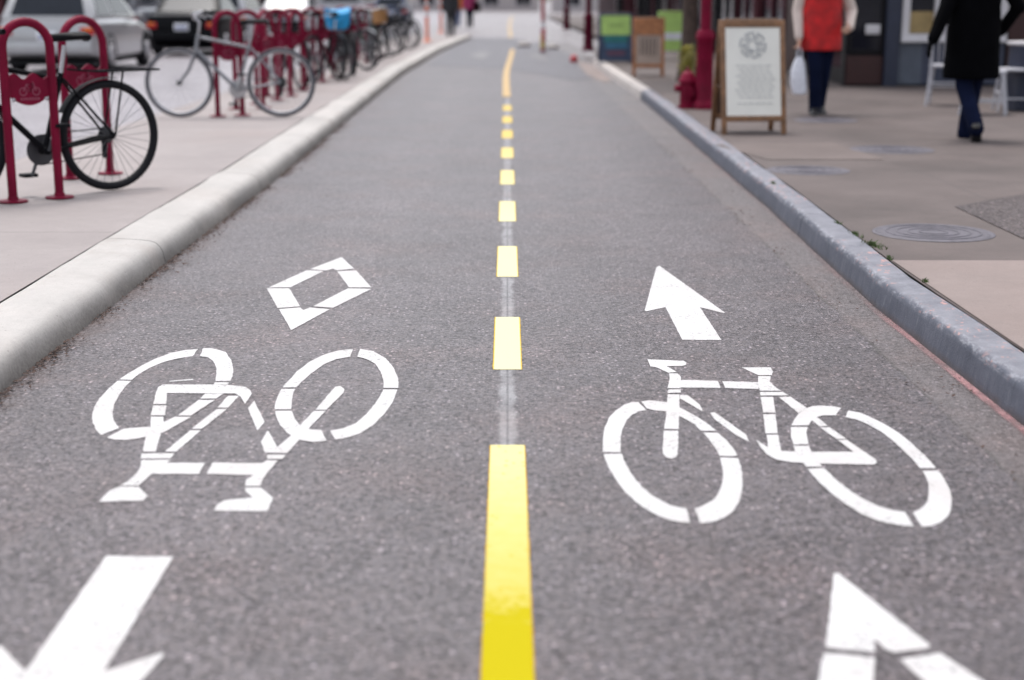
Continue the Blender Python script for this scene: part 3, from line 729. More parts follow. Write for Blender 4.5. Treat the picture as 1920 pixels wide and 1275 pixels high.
    if guard:
        for hub, a0, a1 in ((rh, .45, 1.75 if guard is BLACKM else 3.3), (fh, .9, 3.4)):
            b = MB(); rings = []
            for k in range(22):
                a = a0 + (a1 - a0) * k / 21; rr = Rw + .018
                rings.append([hub + Vector((rr * math.cos(a), y, (rr - abs(y) * .25) * math.sin(a))) for y in (-.032, -.016, 0, .016, .032)])
            b.loft(rings, cap=False, closed=False); b.build('mudguard', guard, t)
    if basket == 'blue':
        b = MB(); rings = []
        for z, wx, wy in ((-.12, .06, .10), (-.09, .10, .15), (.0, .12, .175), (.10, .13, .19), (.17, .125, .19)):
            rings.append([(.56 + wx * math.copysign(abs(math.cos(a)) ** .6, math.cos(a)), wy * math.copysign(abs(math.sin(a)) ** .6, math.sin(a)), .86 + z + (.085 * abs(math.sin(a)) ** 2 - .05 if z > .15 else 0)) for a in [2 * PI * k / 24 for k in range(24)]])
        b.loft(rings); b.build('basket', BLUE, t)
    if basket == 'tan':
        b = MB(); b.loft([[(.52 + wx * math.cos(a), wy * math.sin(a), z) for a in [2 * PI * k / 24 for k in range(24)]] for z, wx, wy in ((.72, .11, .15), (.85, .14, .18), (.97, .15, .2), (.985, .155, .205))])
        b.build('basket', WICKER, t)
    return t
bicycle('black bicycle locked in the nearest red racks at left edge', S(203, 357), S(-72, 384), BLACKM, Rw=.345, saddle=.955, rack=True, tyre_r=.026, guard=BLACKM)
bicycle('pale grey bicycle standing side-on at the second group of racks', S(531, 219), S(338, 220), SILVER, tyre=GREYRUB, Rw=.35, saddle=.96, bars='city')
def B(label, px, py, ang, *a, **k):
    p = S(px, py); d = Vector((math.cos(ang), math.sin(ang), 0)); bicycle(label, p - d * 1.03, p, *a, **k)
B('dark bicycle with a bright blue basket facing the viewer', 634, 150, R(-62), BLACKM, bars='city', basket='blue', tyre_r=.026, guard=DKGREY)
B('bicycle with pale mudguards right of the blue basket', 688, 132, R(-40), DKGREY, bars='flat', guard=SILVER)
B('bicycle carrying a tan wicker basket further along the racks', 712, 112, R(-50), GRN, bars='city', basket='tan', tyre_r=.024)
B('dark bicycle with bare wheels beyond the tan basket', 742, 102, R(-35), BLACKM, bars='drop', saddle=.98)
B('dark grey framed bicycle at the far end of the racks', 765, 93, R(-35), DKGREY, bars='flat')
B('dark bicycle leaning behind the grey bicycle wheel, between the racks', 566, 168, R(-62), BLACKM, bars='flat')
B('black bicycle squeezed between the blue basket and the pale mudguards', 662, 142, R(-75), BLACKM, bars='drop', tyre_r=.024)
B('dark grey bicycle behind the pale mudguard bicycle', 700, 122, R(-80), DKGREY, bars='city')
B('black bicycle turned across the row beside the tan basket', 728, 107, R(-20), BLACKM, bars='flat')
B('black bicycle parked nearest to the orange posts', 778, 88, R(-60), BLACKM, bars='city')
B('red framed bicycle partly hidden by the blue basket bicycle', 588, 156, R(-110), REDDARK, bars='flat')

# ------------------------------------------------------------------ cars
def rsec(hw, zb, zt, y, r=.12, tuck=.0):
    pts = []; r = min(r, (zt - zb) * .48)
    for cx, cz, a0 in ((hw - r, zt - r, 0), (-hw + r, zt - r, PI / 2), (-hw + r, zb + r, PI), (hw - r, zb + r, 1.5 * PI)):
        for k in range(5):
            a = a0 + PI / 2 * k / 4
            z = cz + r * math.sin(a); k2 = tuck * max(0, (z - (zb + zt) / 2)) / (zt - zb)
            pts.append(((cx + r * math.cos(a)) * (1 - k2), y, z))
    return pts
def car(label, x, y, L, W, Ht, paint_m, kind='wagon', rz=0, bumper=None, group='vehicles parked along the street', face=1):
    t = thing('parked_car', label, 'car' if kind != 'van' else 'van', (x, y, -.008), rz, group)
    hw = W / 2; belt = .98 if kind != 'van' else 1.12; r0 = -L / 2
    st = [(-L / 2, hw * .86, .42, belt - .14), (-L / 2 + .06, hw * .93, .34, belt - .03), (-L / 2 + .3, hw, .28, belt), (-L * .1, hw, .24, belt), (L * .18, hw, .24, belt - .04), (L * .30, hw * .98, .25, belt - .12), (L / 2 - .25, hw * .94, .27, belt - .24), (L / 2 - .06, hw * .86, .32, belt - .32), (L / 2, hw * .78, .38, belt - .42)]
    if kind == 'van': st[4:] = [(L * .3, hw, .24, belt), (L * .42, hw * .97, .25, belt - .1), (L / 2 - .08, hw * .92, .3, belt - .22), (L / 2, hw * .85, .36, belt - .35)]
    b = MB(); b.loft([rsec(a, zb, zt, yy) for yy, a, zb, zt in st]); body = b.build('body', paint_m, t)
    # glasshouse
    yb0, yb1, yt0, yt1 = {'wagon': (-L / 2 + .10, L * .22, -L / 2 + .42, L * .04), 'sedan': (-L * .36, L * .20, -L * .20, L * .03), 'van': (-L / 2 + .05, L * .40, -L / 2 + .16, L * .26)}[kind]
    wb, wt = hw * .95, hw * .76 if kind != 'van' else hw * .86
    def q(yy, wv, z): return [Vector((wv, yy, z)), Vector((-wv, yy, z))]
    zb = belt - .03; zt = Ht
    base = [Vector((wb, yb0, zb)), Vector((wb, yb1, zb)), Vector((-wb, yb1, zb)), Vector((-wb, yb0, zb))]
    topv = [Vector((wt, yt0, zt)), Vector((wt, yt1, zt)), Vector((-wt, yt1, zt)), Vector((-wt, yt0, zt))]
    b = MB(); b.loft([base, topv]); bmesh.ops.bevel(b.bm, geom=b.bm.edges[:], offset=.06, segments=3, affect='EDGES', profile=.5); b.build('roof', paint_m, t)
    def pane(i, j, lo, hi, s0, s1, nm):
        def at(s, v): return (base[i].lerp(base[j], s)).lerp(topv[i].lerp(topv[j], s), v)
        a, b_, c, d = at(s0, lo), at(s1, lo), at(s1, hi), at(s0, hi)
        n = (b_ - a).cross(d - a).normalized(); ctr = (base[0] + base[2] + topv[0] + topv[2]) / 4
        if n.dot(a - ctr) < 0: n = -n
        m = MB(); m.prism([p + n * .004 for p in (a, b_, c, d)], n * .006); m.build(nm, CARGLASS, t, smooth=False)
    pane(3, 0, .16, .86, .10, .90, 'rear_window'); pane(1, 2, .12, .9, .08, .92, 'windscreen')
    for i, j in ((0, 1), (3, 2)):
        pane(i, j, .16, .84, .07, .40, 'side_window'); pane(i, j, .16, .84, .45, .90, 'side_window')
    for sx in (-1, 1):
        for yy in (-L * .30, L * .31):
            b = MB(); b.lathe([(.19, -.1), (.30, -.09), (.32, -.06), (.32, .06), (.30, .09), (.19, .1)], (sx * (hw - .095), yy, .32), 28, 'X'); wh = b.build('wheel', RUBBER, t)
            b = MB(); b.lathe([(.03, .0), (.05, .018), (.17, .012), (.19, .02), (.195, 0)], (sx * (hw + .004), yy, .32), 20, 'X'); b.build('rim', STEEL, wh)
            b = MB(); b.torus((sx * (hw - .012), yy, .33), .36, .028, 'Y', 24, 6, a0=0, a1=PI)
            bmesh.ops.rotate(b.bm, verts=b.bm.verts, cent=(sx * (hw - .012), yy, .33), matrix=Matrix.Rotation(PI / 2, 3, 'Z')); b.build('wheel_arch', PLASTIC, t)
        zl = belt - .26 if kind != 'wagon' else belt - .22
        b = MB(); b.box((sx * hw * .80, -L / 2 + .035, zl), (hw * .28, .09, .15), bevel=.02); tl = b.build('tail_light', REDLENS, t)
        b = MB(); b.box((sx * hw * .82, -L / 2 - .012, zl + .035), (hw * .18, .012, .05), bevel=.003); b.build('indicator', AMBER, tl)
        b = MB(); b.box((sx * hw * .68, L / 2 - .09, .60), (hw * .3, .12, .13), bevel=.02); b.build('headlight', WHITEP, t)
        b = MB(); b.box((sx * (hw + .07), L * .13, belt + .04), (.16, .08, .11), bevel=.03); b.build('door_mirror', paint_m, t)
        for yy in (-L * .06, L * .17):
            b = MB(); b.box((sx * (hw + .004), yy, belt - .14), (.02, .14, .025), bevel=.004); b.build('door_handle', PLASTIC, t)
    b = MB(); b.box((0, -L / 2 - .02, .47), (W * .9, .14, .22), bevel=.04); b.build('rear_bumper', bumper or PLASTIC, t)
    b = MB(); b.box((0, L / 2 - .03, .42), (W * .84, .14, .2), bevel=.04); b.build('front_bumper', bumper or PLASTIC, t)
    b = MB(); b.box((0, -L / 2 - .006, belt - .30), (.34, .03, .17), bevel=.004); pl = b.build('number_plate', WHITEP, t)
    b = MB()
    for k in range(6): b.box((-.11 + k * .044, -L / 2 - .023, belt - .31), (.028, .004, .07))
    b.build('plate_print', BLUEP, pl)
    b = MB(); b.box((0, -.1, .20), (W * .9, L * .9, .08)); b.build('underbody', PLASTIC, t)
    return t
CSIL = M('silver_car_paint', (.42, .42, .43), .3, .35, var=.05, coat=.6); CBLK = M('black_car_paint', (.0022, .0024, .004), .4, var=.1, spec=.12); CWHT = M('white_car_paint', (.52, .53, .56), .35, var=.04, coat=.5); CGRY = M('grey_car_paint', (.22, .225, .25), .3, .3, var=.06, coat=.5); CBLU = M('blue_grey_car_paint', (.10, .12, .19), .3, .3, coat=.5); CRED = M('maroon_car_paint', (.2, .01, .02), .3, coat=.5)
car('silver estate car parked at the left behind the nearest rack', -8.25, 29.6, 4.6, 1.82, 1.48, CSIL, 'wagon', bumper=CSIL)
car('black saloon parked beyond the silver estate car', -7.75, 38.6, 4.6, 1.76, 1.42, CBLK, 'sedan', bumper=CBLK)
car('grey van standing between the silver estate and the black saloon', -10.5, 42.0, 4.8, 1.95, 2.0, CGRY, 'van')
car('white car parked just beyond the black saloon', -8.4, 46.2, 4.4, 1.85, 1.62, CWHT, 'wagon')
car('white saloon behind the red racks further down the street', -7.9, 56.0, 4.5, 1.8, 1.45, CWHT, 'sedan')
car('white van seen above the pale mudguard bicycle', -6.9, 66.0, 5.2, 2.0, 2.1, CWHT, 'van')
car('blue grey car far down the street behind bicycles', -5.8, 78.0, 4.5, 1.8, 1.5, CBLU, 'wagon')

# ------------------------------------------------------------------ pavement signs
def aframe(name, label, ctr, rz, w_, h_, spread, frame_m, builder, tip=.10, leg=.045, foot=.14):
    """two leaning frames joined at the top"""
    t = thing(name, label, 'sign', ctr, rz, 'signs standing on the right pavement')
    for s, nm in ((-1, 'front_frame'), (1, 'rear_frame')):
        b = MB(); y0 = s * spread / 2; y1 = s * .02
        ang = math.atan2((y0 - y1), h_) ; rot = Euler((ang, 0, 0)) if True else None
        def P(x, z): return Vector((x, y0 + (y1 - y0) * z / h_, z))
        L = math.hypot(h_, y0 - y1); rt = Matrix.Rotation(-math.atan2(y1 - y0, h_), 4, 'X').to_quaternion()
        for sx in (-1, 1): b.box(P(sx * (w_ / 2 - leg / 2), h_ / 2), (leg, .03, L), rt, .004)
        b.box(P(0, h_ - leg * .7), (w_ - leg * 2, .034, leg * 1.5), rt, .004); b.box(P(0, foot), (w_ - leg * 2, .034, leg * 1.1), rt, .004)
        fr = b.build(nm, frame_m, t)
        zm = (foot + leg * .6 + h_ - leg * 1.5) / 2; hh = (h_ - leg * 1.5 - foot - leg * .5) / math.cos(ang)
        builder(P, rt, zm, hh, w_ - leg * 2, fr, s)
    b = MB(); b.tube([(-w_ / 2 + .05, 0, h_ + .004), (w_ / 2 - .05, 0, h_ + .004)], .012, 8); b.build('hinge', WOODD, t)
    for sx in (-1, 1):
        b = MB(); b.tube([(sx * (w_ / 2 - .012), -spread * .27, h_ * .42), (sx * (w_ / 2 - .012), spread * .27, h_ * .42)], .005, 5); b.build('stay', WOODD, t)
    return t
def poster(P, rt, zm, hh, ww, fr, s):
    b = MB(); b.box(P(0, zm), (ww, .016, hh), rt); bd = b.build('poster_board', PAPER if s < 0 else WOODD, fr)
    if s > 0: return
    def at(x, v):     # point on the board, x in -.5..5, v up in -.5...5
        return P(x * ww, zm) + rt @ Vector((0, -.011, v * hh))
    b = MB(); c = at(0, .30)
    for rr, th in ((.235, .012), (.19, .008), (.14, .011), (.09, .008)):
        for k in range(30):
            a0 = 2 * PI * k / 30
            if (k * 7 + int(rr * 100)) % 5 == 0: continue
            p = c + rt @ Vector((rr * ww * math.cos(a0), 0, rr * ww * .95 * math.sin(a0))); q = c + rt @ Vector((rr * ww * math.cos(a0 + .19), 0, rr * ww * .95 * math.sin(a0 + .19)))
            b.tube([p, q], th * ww * .9, 4)
    for k in range(14):
        a = k * 1.9; rr = .045 + .012 * (k % 7); b.box(c + rt @ Vector((rr * ww * 1.6 * math.cos(a), 0, rr * ww * 1.5 * math.sin(a))), (.022, .004, .009), rt)
    b.build('emblem', INK, bd)
    b = MB(); rr = random.Random(3)
    for v in (.07, .03, -.01, -.05, -.09, -.13, -.17, -.21, -.25, -.29, -.36):
        x = -.34 + rr.uniform(0, .12)
        while x < .30 + rr.uniform(0, .05):
            l = rr.uniform(.04, .12); b.box(at(x + l / 2, v), (l * ww, .004, .008), rt); x += l + .03
    b.build('print_lines', INKL, bd)
pA = (S(1355, 254) + S(1475, 251)) / 2
aframe('a_frame_sign', 'wooden A-frame sign with cream poster and round grey emblem', (pA.x - .03, pA.y + .22, ZS), R(6), .59, 1.0, .44, WOOD, poster)
def greenboard(P, rt, zm, hh, ww, fr, s):
    b = MB(); b.box(P(0, zm), (ww, .016, hh), rt); bd = b.build('board', NAVYB, fr)
    if s > 0: return
    off = rt @ Vector((0, -.012, 0))
    def blk(nm, v0, v1, m, x0=-.5, x1=.5):
        c = P((x0 + x1) / 2 * ww, zm) + rt @ Vector((0, -.012, (v0 + v1) / 2 * hh)); b = MB(); b.box(c, (ww * (x1 - x0), .006, hh * (v1 - v0)), rt); return b.build(nm, m, bd)
    blk('lime_panel', .06, .5, LIME); blk('teal_band', -.10, .05, TEAL, -.4, .4); blk('blue_band', -.24, -.12, BLUEPR, -.36, .4); blk('plum_band', -.40, -.3, PINKPR, -.3, .3)
    b = MB()
    for k in range(4): b.box(P((-.18 + k * .12) * ww, zm) + rt @ Vector((0, -.017, .28 * hh)), (.04, .004, .05), rt)
    b.build('print_marks', M('olive_print', (.22, .36, .1), .5), bd)
p = S(1154, 119); aframe('a_frame_sign', 'navy pavement sign with lime green upper panel', (p.x, p.y + .2, ZS), R(3), .62, .93, .4, NAVYB, greenboard, leg=.03, foot=.05)
def woodboard(P, rt, zm, hh, ww, fr, s):
    b = MB(); b.box(P(0, zm), (ww, .016, hh), rt); bd = b.build('panel', BEIGE, fr)
    if s > 0: return
    b = MB(); b.box(P(0, zm) + rt @ Vector((0, -.014, hh * .36)), (ww * 1.1, .012, hh * .32), rt); b.build('header_board', WOODO, bd)
    b = MB()
    for k in range(5): b.box(P((-.3 + k * .15) * ww, zm) + rt @ Vector((0, -.012, -hh * .08)), (.03, .004, hh * .42), rt)
    b.build('print_marks', M('brown_print', (.16, .12, .1), .6), bd)
p = S(1217, 143); aframe('a_frame_sign', 'small orange-brown wooden pavement sign beside the lime green one', (p.x, p.y + .2, ZS), R(-4), .50, .9, .4, WOODO, woodboard, leg=.05, foot=.16)
def limeboard(P, rt, zm, hh, ww, fr, s):
    b = MB(); b.box(P(0, zm), (ww, .016, hh), rt); bd = b.build('board', LIME, fr)
    if s > 0: return
    b = MB(); b.box(P(0, zm) + rt @ Vector((0, -.012, -hh * .14)), (ww * .96, .006, hh * .2), rt); b.build('white_band', WHITEP, bd)
p = S(1256, 112); aframe('a_frame_sign', 'lime and white sign half hidden behind the small wooden sign', (p.x, p.y, ZS), R(4), .5, .95, .4, LIME, limeboard, leg=.03, foot=.2)

# ------------------------------------------------------------------ street furniture
def lamppost(px, py, label, mat, k=1.0):
    c = S(px, py); t = thing('lamp_post', label, 'lamp post', c, 0, 'red street lamp posts')
    b = MB(); N = 32; rings = []
    for r, z, fl in ((.13, 0, 0), (.13, .05, 0), (.115, .07, 0), (.10, .10, .1), (.095, .40, .1), (.09, .72, .1), (.092, .74, 0), (.105, .76, 0), (.105, .80, 0), (.075, .86, 0)):
        rings.append([(k * r * (1 - fl * (j % 2)) * math.cos(2 * PI * j / N), k * r * (1 - fl * (j % 2)) * math.sin(2 * PI * j / N), z) for j in range(N)])
    b.loft(rings); b.build('fluted_base', mat, t)
    b = MB(); b.lathe([(.058 * k, .855), (.055 * k, 2.4), (.045 * k, 3.9), (.06 * k, 3.92), (.06 * k, 4.0), (.03, 4.02)], seg=20); b.build('pole', mat, t)
    b = MB(); b.lathe([(.07, 4.0), (.16, 4.1), (.2, 4.25), (.17, 4.42), (.06, 4.5)], seg=20); b.build('lamp_globe', WHITEP, t)
    return t
lamppost(1319, 204, 'red fluted lamp post between the cream A-frame sign and hydrant', RED, 1.0)
lamppost(1103, 96, 'maroon lamp post left of the lime green sign', REDDARK, 1.15)
lamppost(1062, 56, 'farthest maroon lamp post on the right pavement', REDDARK, 1.35)
c = S(1288, 203); t = thing('fire_hydrant', 'squat red hydrant at the foot of the red lamp post', 'hydrant', c)
b = MB(); b.lathe([(.11, 0), (.11, .03), (.085, .04), (.085, .27), (.1, .285), (.1, .31), (.082, .33), (.07, .37), (.045, .40), (.02, .41)], seg=24); b.build('barrel', RED, t)
b = MB(); b.lathe([(.022, .405), (.022, .44), (.012, .445)], seg=6); b.build('cap_nut', RED, t)
for sx in (-1, 1):
    b = MB(); b.lathe([(.038, sx * .07), (.038, sx * .115), (.046, sx * .118), (.046, sx * .135), (.015, sx * .137), (.015, sx * .15)], (0, 0, .22), 14, 'X'); b.build('side_outlet', RED, t)
b = MB(); b.lathe([(.05, -.07), (.05, -.115), (.06, -.118), (.06, -.137), (.016, -.139), (.016, -.155)], (0, 0, .19), 14, 'Y'); b.build('front_outlet', RED, t)

# street tree with its trunk behind the lamp post, and a small yellowish shrub at its foot
c = S(1290, 152); t = thing('tree', 'brown rough street tree trunk left of the red lamp post', 'tree', c)
b = MB(); pts = [(0, 0, 0), (.01, 0, .25), (.02, .01, .8), (.0, .02, 1.6), (.03, .0, 2.3), (.02, .05, 3.2)]
rings = []
for (x, y, z), r in zip(pts, (.19, .145, .125, .115, .105, .06)):
    rings.append([(x + r * (1 + .12 * noise.noise(Vector((math.cos(a) * 2, math.sin(a) * 2, z * 2)))) * math.cos(a), y + r * (1 + .12 * noise.noise(Vector((math.cos(a) * 2, math.sin(a) * 2, z * 2 + 5)))) * math.sin(a), z) for a in [2 * PI * k / 18 for k in range(18)]])
b.loft(rings); tr = b.build('trunk', BARK, t)
tips = []
b = MB()
for k in range(9):
    a = k * 2.4; z0 = 2.1 + .12 * k; e = Vector((math.cos(a) * rnd.uniform(.8, 1.5), math.sin(a) * rnd.uniform(.8, 1.5), z0 + rnd.uniform(.8, 1.8)))
    m_ = Vector((e.x * .4, e.y * .4, z0 + .35 * (e.z - z0))); b.tube([(0.02, .02, z0), m_, e], [.045, .03, .01], 7); tips.append(e)
    for q in range(3):
        e2 = e + Vector((rnd.uniform(-.6, .6), rnd.uniform(-.6, .6), rnd.uniform(.1, .6))); b.tube([m_.lerp(e, .6), e2], [.015, .005], 5); tips.append(e2)
b.build('limbs', BARK, t)
b = MB()
for e in tips:
    for k in range(55):
        p = e + Vector((rnd.gauss(0, .28), rnd.gauss(0, .28), rnd.gauss(0, .22))); a = rnd.uniform(0, 2 * PI); u = Vector((math.cos(a), math.sin(a), rnd.uniform(-.5, .5))) * .05; v = Vector((-math.sin(a), math.cos(a), rnd.uniform(-.6, .6))) * .028
        b.poly([p - u, p - v, p + u, p + v])
b.build('crown', LEAF, t, smooth=False, fix=False)
c = S(1288, 168); t = thing('shrub', 'yellow-green shrub between the tree trunk and the hydrant', 'plant', c)
b = MB()
for k in range(7): b.tube([(0, 0, 0), (rnd.uniform(-.05, .05), rnd.uniform(-.05, .05), .25), (rnd.uniform(-.12, .12), rnd.uniform(-.1, .1), .45)], [.008, .006, .003], 5)
b.build('stems', BARK, t)
b = MB()
for k in range(420):
    z = rnd.uniform(.12, .58); r_ = .13 * math.sin(PI * min(1, (z - .05) / .6)) + .02
    a = rnd.uniform(0, 2 * PI); p = Vector((r_ * math.cos(a) * rnd.uniform(.3, 1), r_ * math.sin(a) * rnd.uniform(.3, 1), z)); u = Vector((math.cos(a), math.sin(a), .6)) * .035; v = Vector((-math.sin(a), math.cos(a), 0)) * .014
    b.poly([p - u * .4, p - v, p + u, p + v])
b.build('foliage', LEAFY, t, smooth=False, fix=False)

def delineator(px, py, label, z=ZS):
    c = G(px, py, z); t = thing('delineator_post', label, 'traffic post', c, 0, 'orange delineator posts at the end of the median')
    b = MB(); b.lathe([(.13, 0), (.13, .02), (.07, .05), (.05, .06)], seg=20); b.build('base', BLACKM if False else ORANGE, t)
    b = MB(); b.lathe([(.05, .05), (.05, 1.38), (.045, 1.42), (.015, 1.43)], seg=16); b.build('tube', ORANGE, t)
    for zz in (.72, 1.02):
        b = MB(); b.lathe([(.0515, zz), (.0515, zz + .14)], seg=16); b.build('reflective_band', BANDW, t)
delineator(801, 78, 'nearer orange delineator post at the end of the median')
delineator(827, 62, 'farther orange delineator post beside the distant walkers')
c = G(1018, 97); t = thing('marker_post', 'red and white marker post with yellow foot right of the centre line', 'traffic post', c)
b = MB(); b.lathe([(.085, 0), (.085, .03), (.05, .05)], seg=16); b.build('base', RED, t)
b = MB(); b.lathe([(.05, .04), (.05, 2.1), (.02, 2.11)], seg=16); b.build('pole', M('salmon_red_post', (.42, .05, .06), .5), t)
b = MB(); b.lathe([(.052, .58), (.052, .76)], seg=16); b.build('reflective_band', BANDW, t)
b = MB(); b.box((-.012, -.055, .26), (.10, .012, .34), bevel=.004); b.build('yellow_marker', YELP, t)
b = MB(); b.box((.015, -.06, .42), (.09, .012, .34), bevel=.004); b.build('red_marker', M('signal_red', (.5, .02, .03), .5), t)
def rock(px, py, sx, label, z=0):
    c = G(px, py, z); b = MB(); b.ellipsoid((0, 0, sx * .28), (sx, sx * .7, sx * .42), 14)
    for v in b.bm.verts: v.co += v.co.normalized() * .15 * sx * noise.noise(v.co * 9 + Vector((px, 0, 0))); v.co.z = max(v.co.z, 0)
    o = b.build('kerb_stone', C_PALE); o.location = c; tag(o, label, 'stone', 'pale stones round the marker post')
rock(982, 88, .20, 'pale stone left of the red and white marker post'); rock(1036, 92, .19, 'pale stone right of the red and white marker post')
c = G(1076, 117); t = thing('kerb_marker', 'small bright red marker dome at the tip of pale kerb', 'marker', c)
b = MB(); b.lathe([(.085, 0), (.085, .05), (.08, .10), (.055, .145), (.02, .16)], seg=18); b.build('dome', M('coral_red', (.50, .07, .08), .6), t)
b = MB(); b.lathe([(.1, 0), (.1, .012), (.08, .014)], seg=18); b.build('foot', BLACKM, t)

# ------------------------------------------------------------------ people
def remeshed(mb, name, mat, parent, vox, sm=4):
    o = mb.build(name, mat, None, smooth=False)
    m = o.modifiers.new('r', 'REMESH'); m.mode = 'VOXEL'; m.voxel_size = vox; m.use_smooth_shade = True
    s = o.modifiers.new('s', 'SMOOTH'); s.iterations = sm; s.factor = .5
    dg_ = bpy.context.evaluated_depsgraph_get(); me = bpy.data.meshes.new_from_object(o.evaluated_get(dg_))
    old = o.data; o.modifiers.clear(); o.data = me; bpy.data.meshes.remove(old); me.name = name
    if not me.materials: me.materials.append(mat)
    o.parent = parent; return o
def limb(b, pts, rs, seg=14):
    # resample with round ends
    b.tube(pts, rs, seg)
    for p, r in zip(pts, rs): b.ellipsoid(p, (r, r, r), 12)
def torso(b, rings, seg=24):
    b.loft([[(cx + rx * math.cos(a), cy + ry * math.sin(a), z) for a in [2 * PI * k / seg for k in range(seg)]] for z, cx, cy, rx, ry in rings])
def hand(b, wrist, dirv, side, curl=.5):
    """palm, four fingers of unequal length and a thumb; side = direction from the little finger to the thumb"""
    d = Vector(dirv).normalized(); s = (Vector(side) - d * Vector(side).dot(d)).normalized(); n = d.cross(s)
    w0 = Vector(wrist); k = w0 + d * .085
    b.loft([[w0 + d * t + s * (wd * math.cos(a)) + n * (th * math.sin(a)) for a in [2 * PI * q / 12 for q in range(12)]] for t, wd, th in ((-.01, .026, .02), (.02, .034, .017), (.06, .042, .016), (.09, .040, .013))])
    for i, (off, ln) in enumerate(((.030, .072), (.010, .080), (-.011, .074), (-.030, .058))):
        p = k + s * off; c1 = curl * .7; q1 = p + (d * math.cos(c1) + n * math.sin(c1)) * ln * .45; c2 = curl * 1.7; q2 = q1 + (d * math.cos(c2) + n * math.sin(c2)) * ln * .32; c3 = curl * 2.5; q3 = q2 + (d * math.cos(c3) + n * math.sin(c3)) * ln * .25
        limb(b, [p, q1, q2, q3], [.0088, .0085, .0078, .0068], 8)
    p = w0 + d * .028 + s * .028; q1 = p + (d * .6 + s * .75 + n * .3).normalized() * .04; q2 = q1 + (d * .9 + s * .2 + n * .45).normalized() * .032
    limb(b, [p, q1, q2], [.013, .0105, .008], 8)
def head(b, c, f):
    """f = +1 faces -Y (the viewer), -1 faces away"""
    c = Vector(c)
    b.ellipsoid(c, (.074, .092, .112), 20); b.ellipsoid(c + Vector((0, -f * .03, -.06)), (.055, .058, .058), 16)
    b.ellipsoid(c + Vector((0, -f * .095, -.012)), (.014, .02, .024), 10)
    b.ellipsoid(c + Vector((0, -f * .085, -.062)), (.024, .012, .009), 10)
    for s in (-1, 1): b.ellipsoid(c + Vector((s * .075, 0, -.01)), (.012, .02, .03), 10)
def person(label, loc, f, vox, ht, legs, arms, shirt, sleeve, pants, shoe, hair, hem, widths, flare=1.0, vest=None, trs=None, coat=None, rz=0, gloves=None):
    """legs: list of (hip, knee, ankle, toe dir); arms: list of (shoulder, elbow, wrist, hand dir, thumb dir, curl)"""
    t = thing('person', label, 'person', loc, rz)
    b = MB()
    sh = 1.42 * ht; hp = .90 * ht
    torso(b, [(hp - .08, 0, 0, .15, .095), (hp, 0, 0, .16, .10), (hp + .16 * ht, 0, 0, .13, .09), (hp + .34 * ht, 0, 0, .15, .10), (sh - .04, 0, 0, .165, .085), (sh + .02, 0, 0, .10, .065)])
    limb(b, [(0, 0, sh), (0, -f * .015, sh + .10 * ht)], [.062, .056])
    head(b, (0, -f * .025, sh + .195 * ht), f)
    for hipj, kn, an, td in legs:
        hipj, kn, an, td = map(Vector, (hipj, kn, an, td)); limb(b, [hipj, kn, an], [.075, .052, .030]); limb(b, [an + Vector((0, 0, -.03)), an + td * .7 + Vector((0, 0, -.045))], [.024, .018])
    for sj, el, wr, hd, th, cu in arms:
        limb(b, [sj, el, wr], [.046, .037, .025]); hand(b, wr, hd, th, cu)
    remeshed(b, 'body', SKIN, t, vox, 2)
    if gloves:
        for sj, el, wr, hd, th, cu in arms:
            b = MB(); hand(b, wr, hd, th, cu)
            for v in b.bm.verts: v.co += v.normal * 0
            bmesh.ops.recalc_face_normals(b.bm, faces=b.bm.faces[:]); b.bm.normal_update()
            for v in b.bm.verts: v.co += v.normal * .004
            remeshed(b, 'glove', gloves, t, vox * .8, 1)
    # trousers
    b = MB(); torso(b, [(hp - .10, 0, 0, .155, .105), (hp, 0, 0, .17, .112), (hp + .08, 0, 0, .165, .108)])
    for hipj, kn, an, td in legs:
        limb(b, [hipj, Vector(kn), Vector(an) + Vector((0, 0, -.035))], [.098, .075, .066])
    remeshed(b, 'trousers', pants, t, max(vox, .012), 3)
    for hipj, kn, an, td in legs:
        b = MB(); an = Vector(an); td = Vector(td); u = td.normalized(); side = Vector((-u.y, u.x, 0)).normalized(); up = u.cross(side) * -1 if u.cross(side).z < 0 else u.cross(side)
        heel = an - u * .045 - up * .05; rings = []
        for k, wv, hh in ((0, .028, .05), (.02, .038, .085), (.07, .04, .10), (.13, .044, .065), (.19, .046, .05), (.245, .035, .038), (.27, .016, .022)):
            p = heel + u * k; rings.append([p + side * (wv * math.copysign(abs(math.cos(a)) ** .7, math.cos(a))) + up * (hh * .5 + hh * .5 * math.copysign(abs(math.sin(a)) ** .7, math.sin(a)) - .02) for a in [2 * PI * q / 14 for q in range(14)]])
        b.loft(rings); b.build('shoe', shoe, t)
    # upper garment
    wd, dp = widths
    b = MB(); torso(b, [(hem, 0, 0, wd * flare, dp * flare), (hem + .04, 0, 0, wd * flare * 1.01, dp * flare * 1.01), ((hem + hp) / 2, 0, 0, wd * (flare + 1) / 2, dp * (flare + 1) / 2), (hp + .08, 0, 0, wd, dp), (hp + .2 * ht, 0, 0, wd * .95, dp), (sh - .14, 0, 0, wd, dp * 1.02), (sh - .03, 0, 0, wd * .88, dp * .85), (sh + .025, 0, 0, wd * .45, dp * .62), (sh + .06, 0, 0, .066, .066)])
    if sleeve is None:
        for sj, el, wr, hd, th, cu in arms: limb(b, [sj, el, Vector(wr)], [.078, .066, .052])
    remeshed(b, 'coat' if sleeve is None else 'vest', shirt, t, max(vox, .012), 4)
    if sleeve is not None:
        for sj, el, wr, hd, th, cu in arms:
            b = MB(); limb(b, [sj, el, Vector(wr)], [.074, .062, .045]); remeshed(b, 'sleeve', sleeve, t, max(vox, .012), 3)
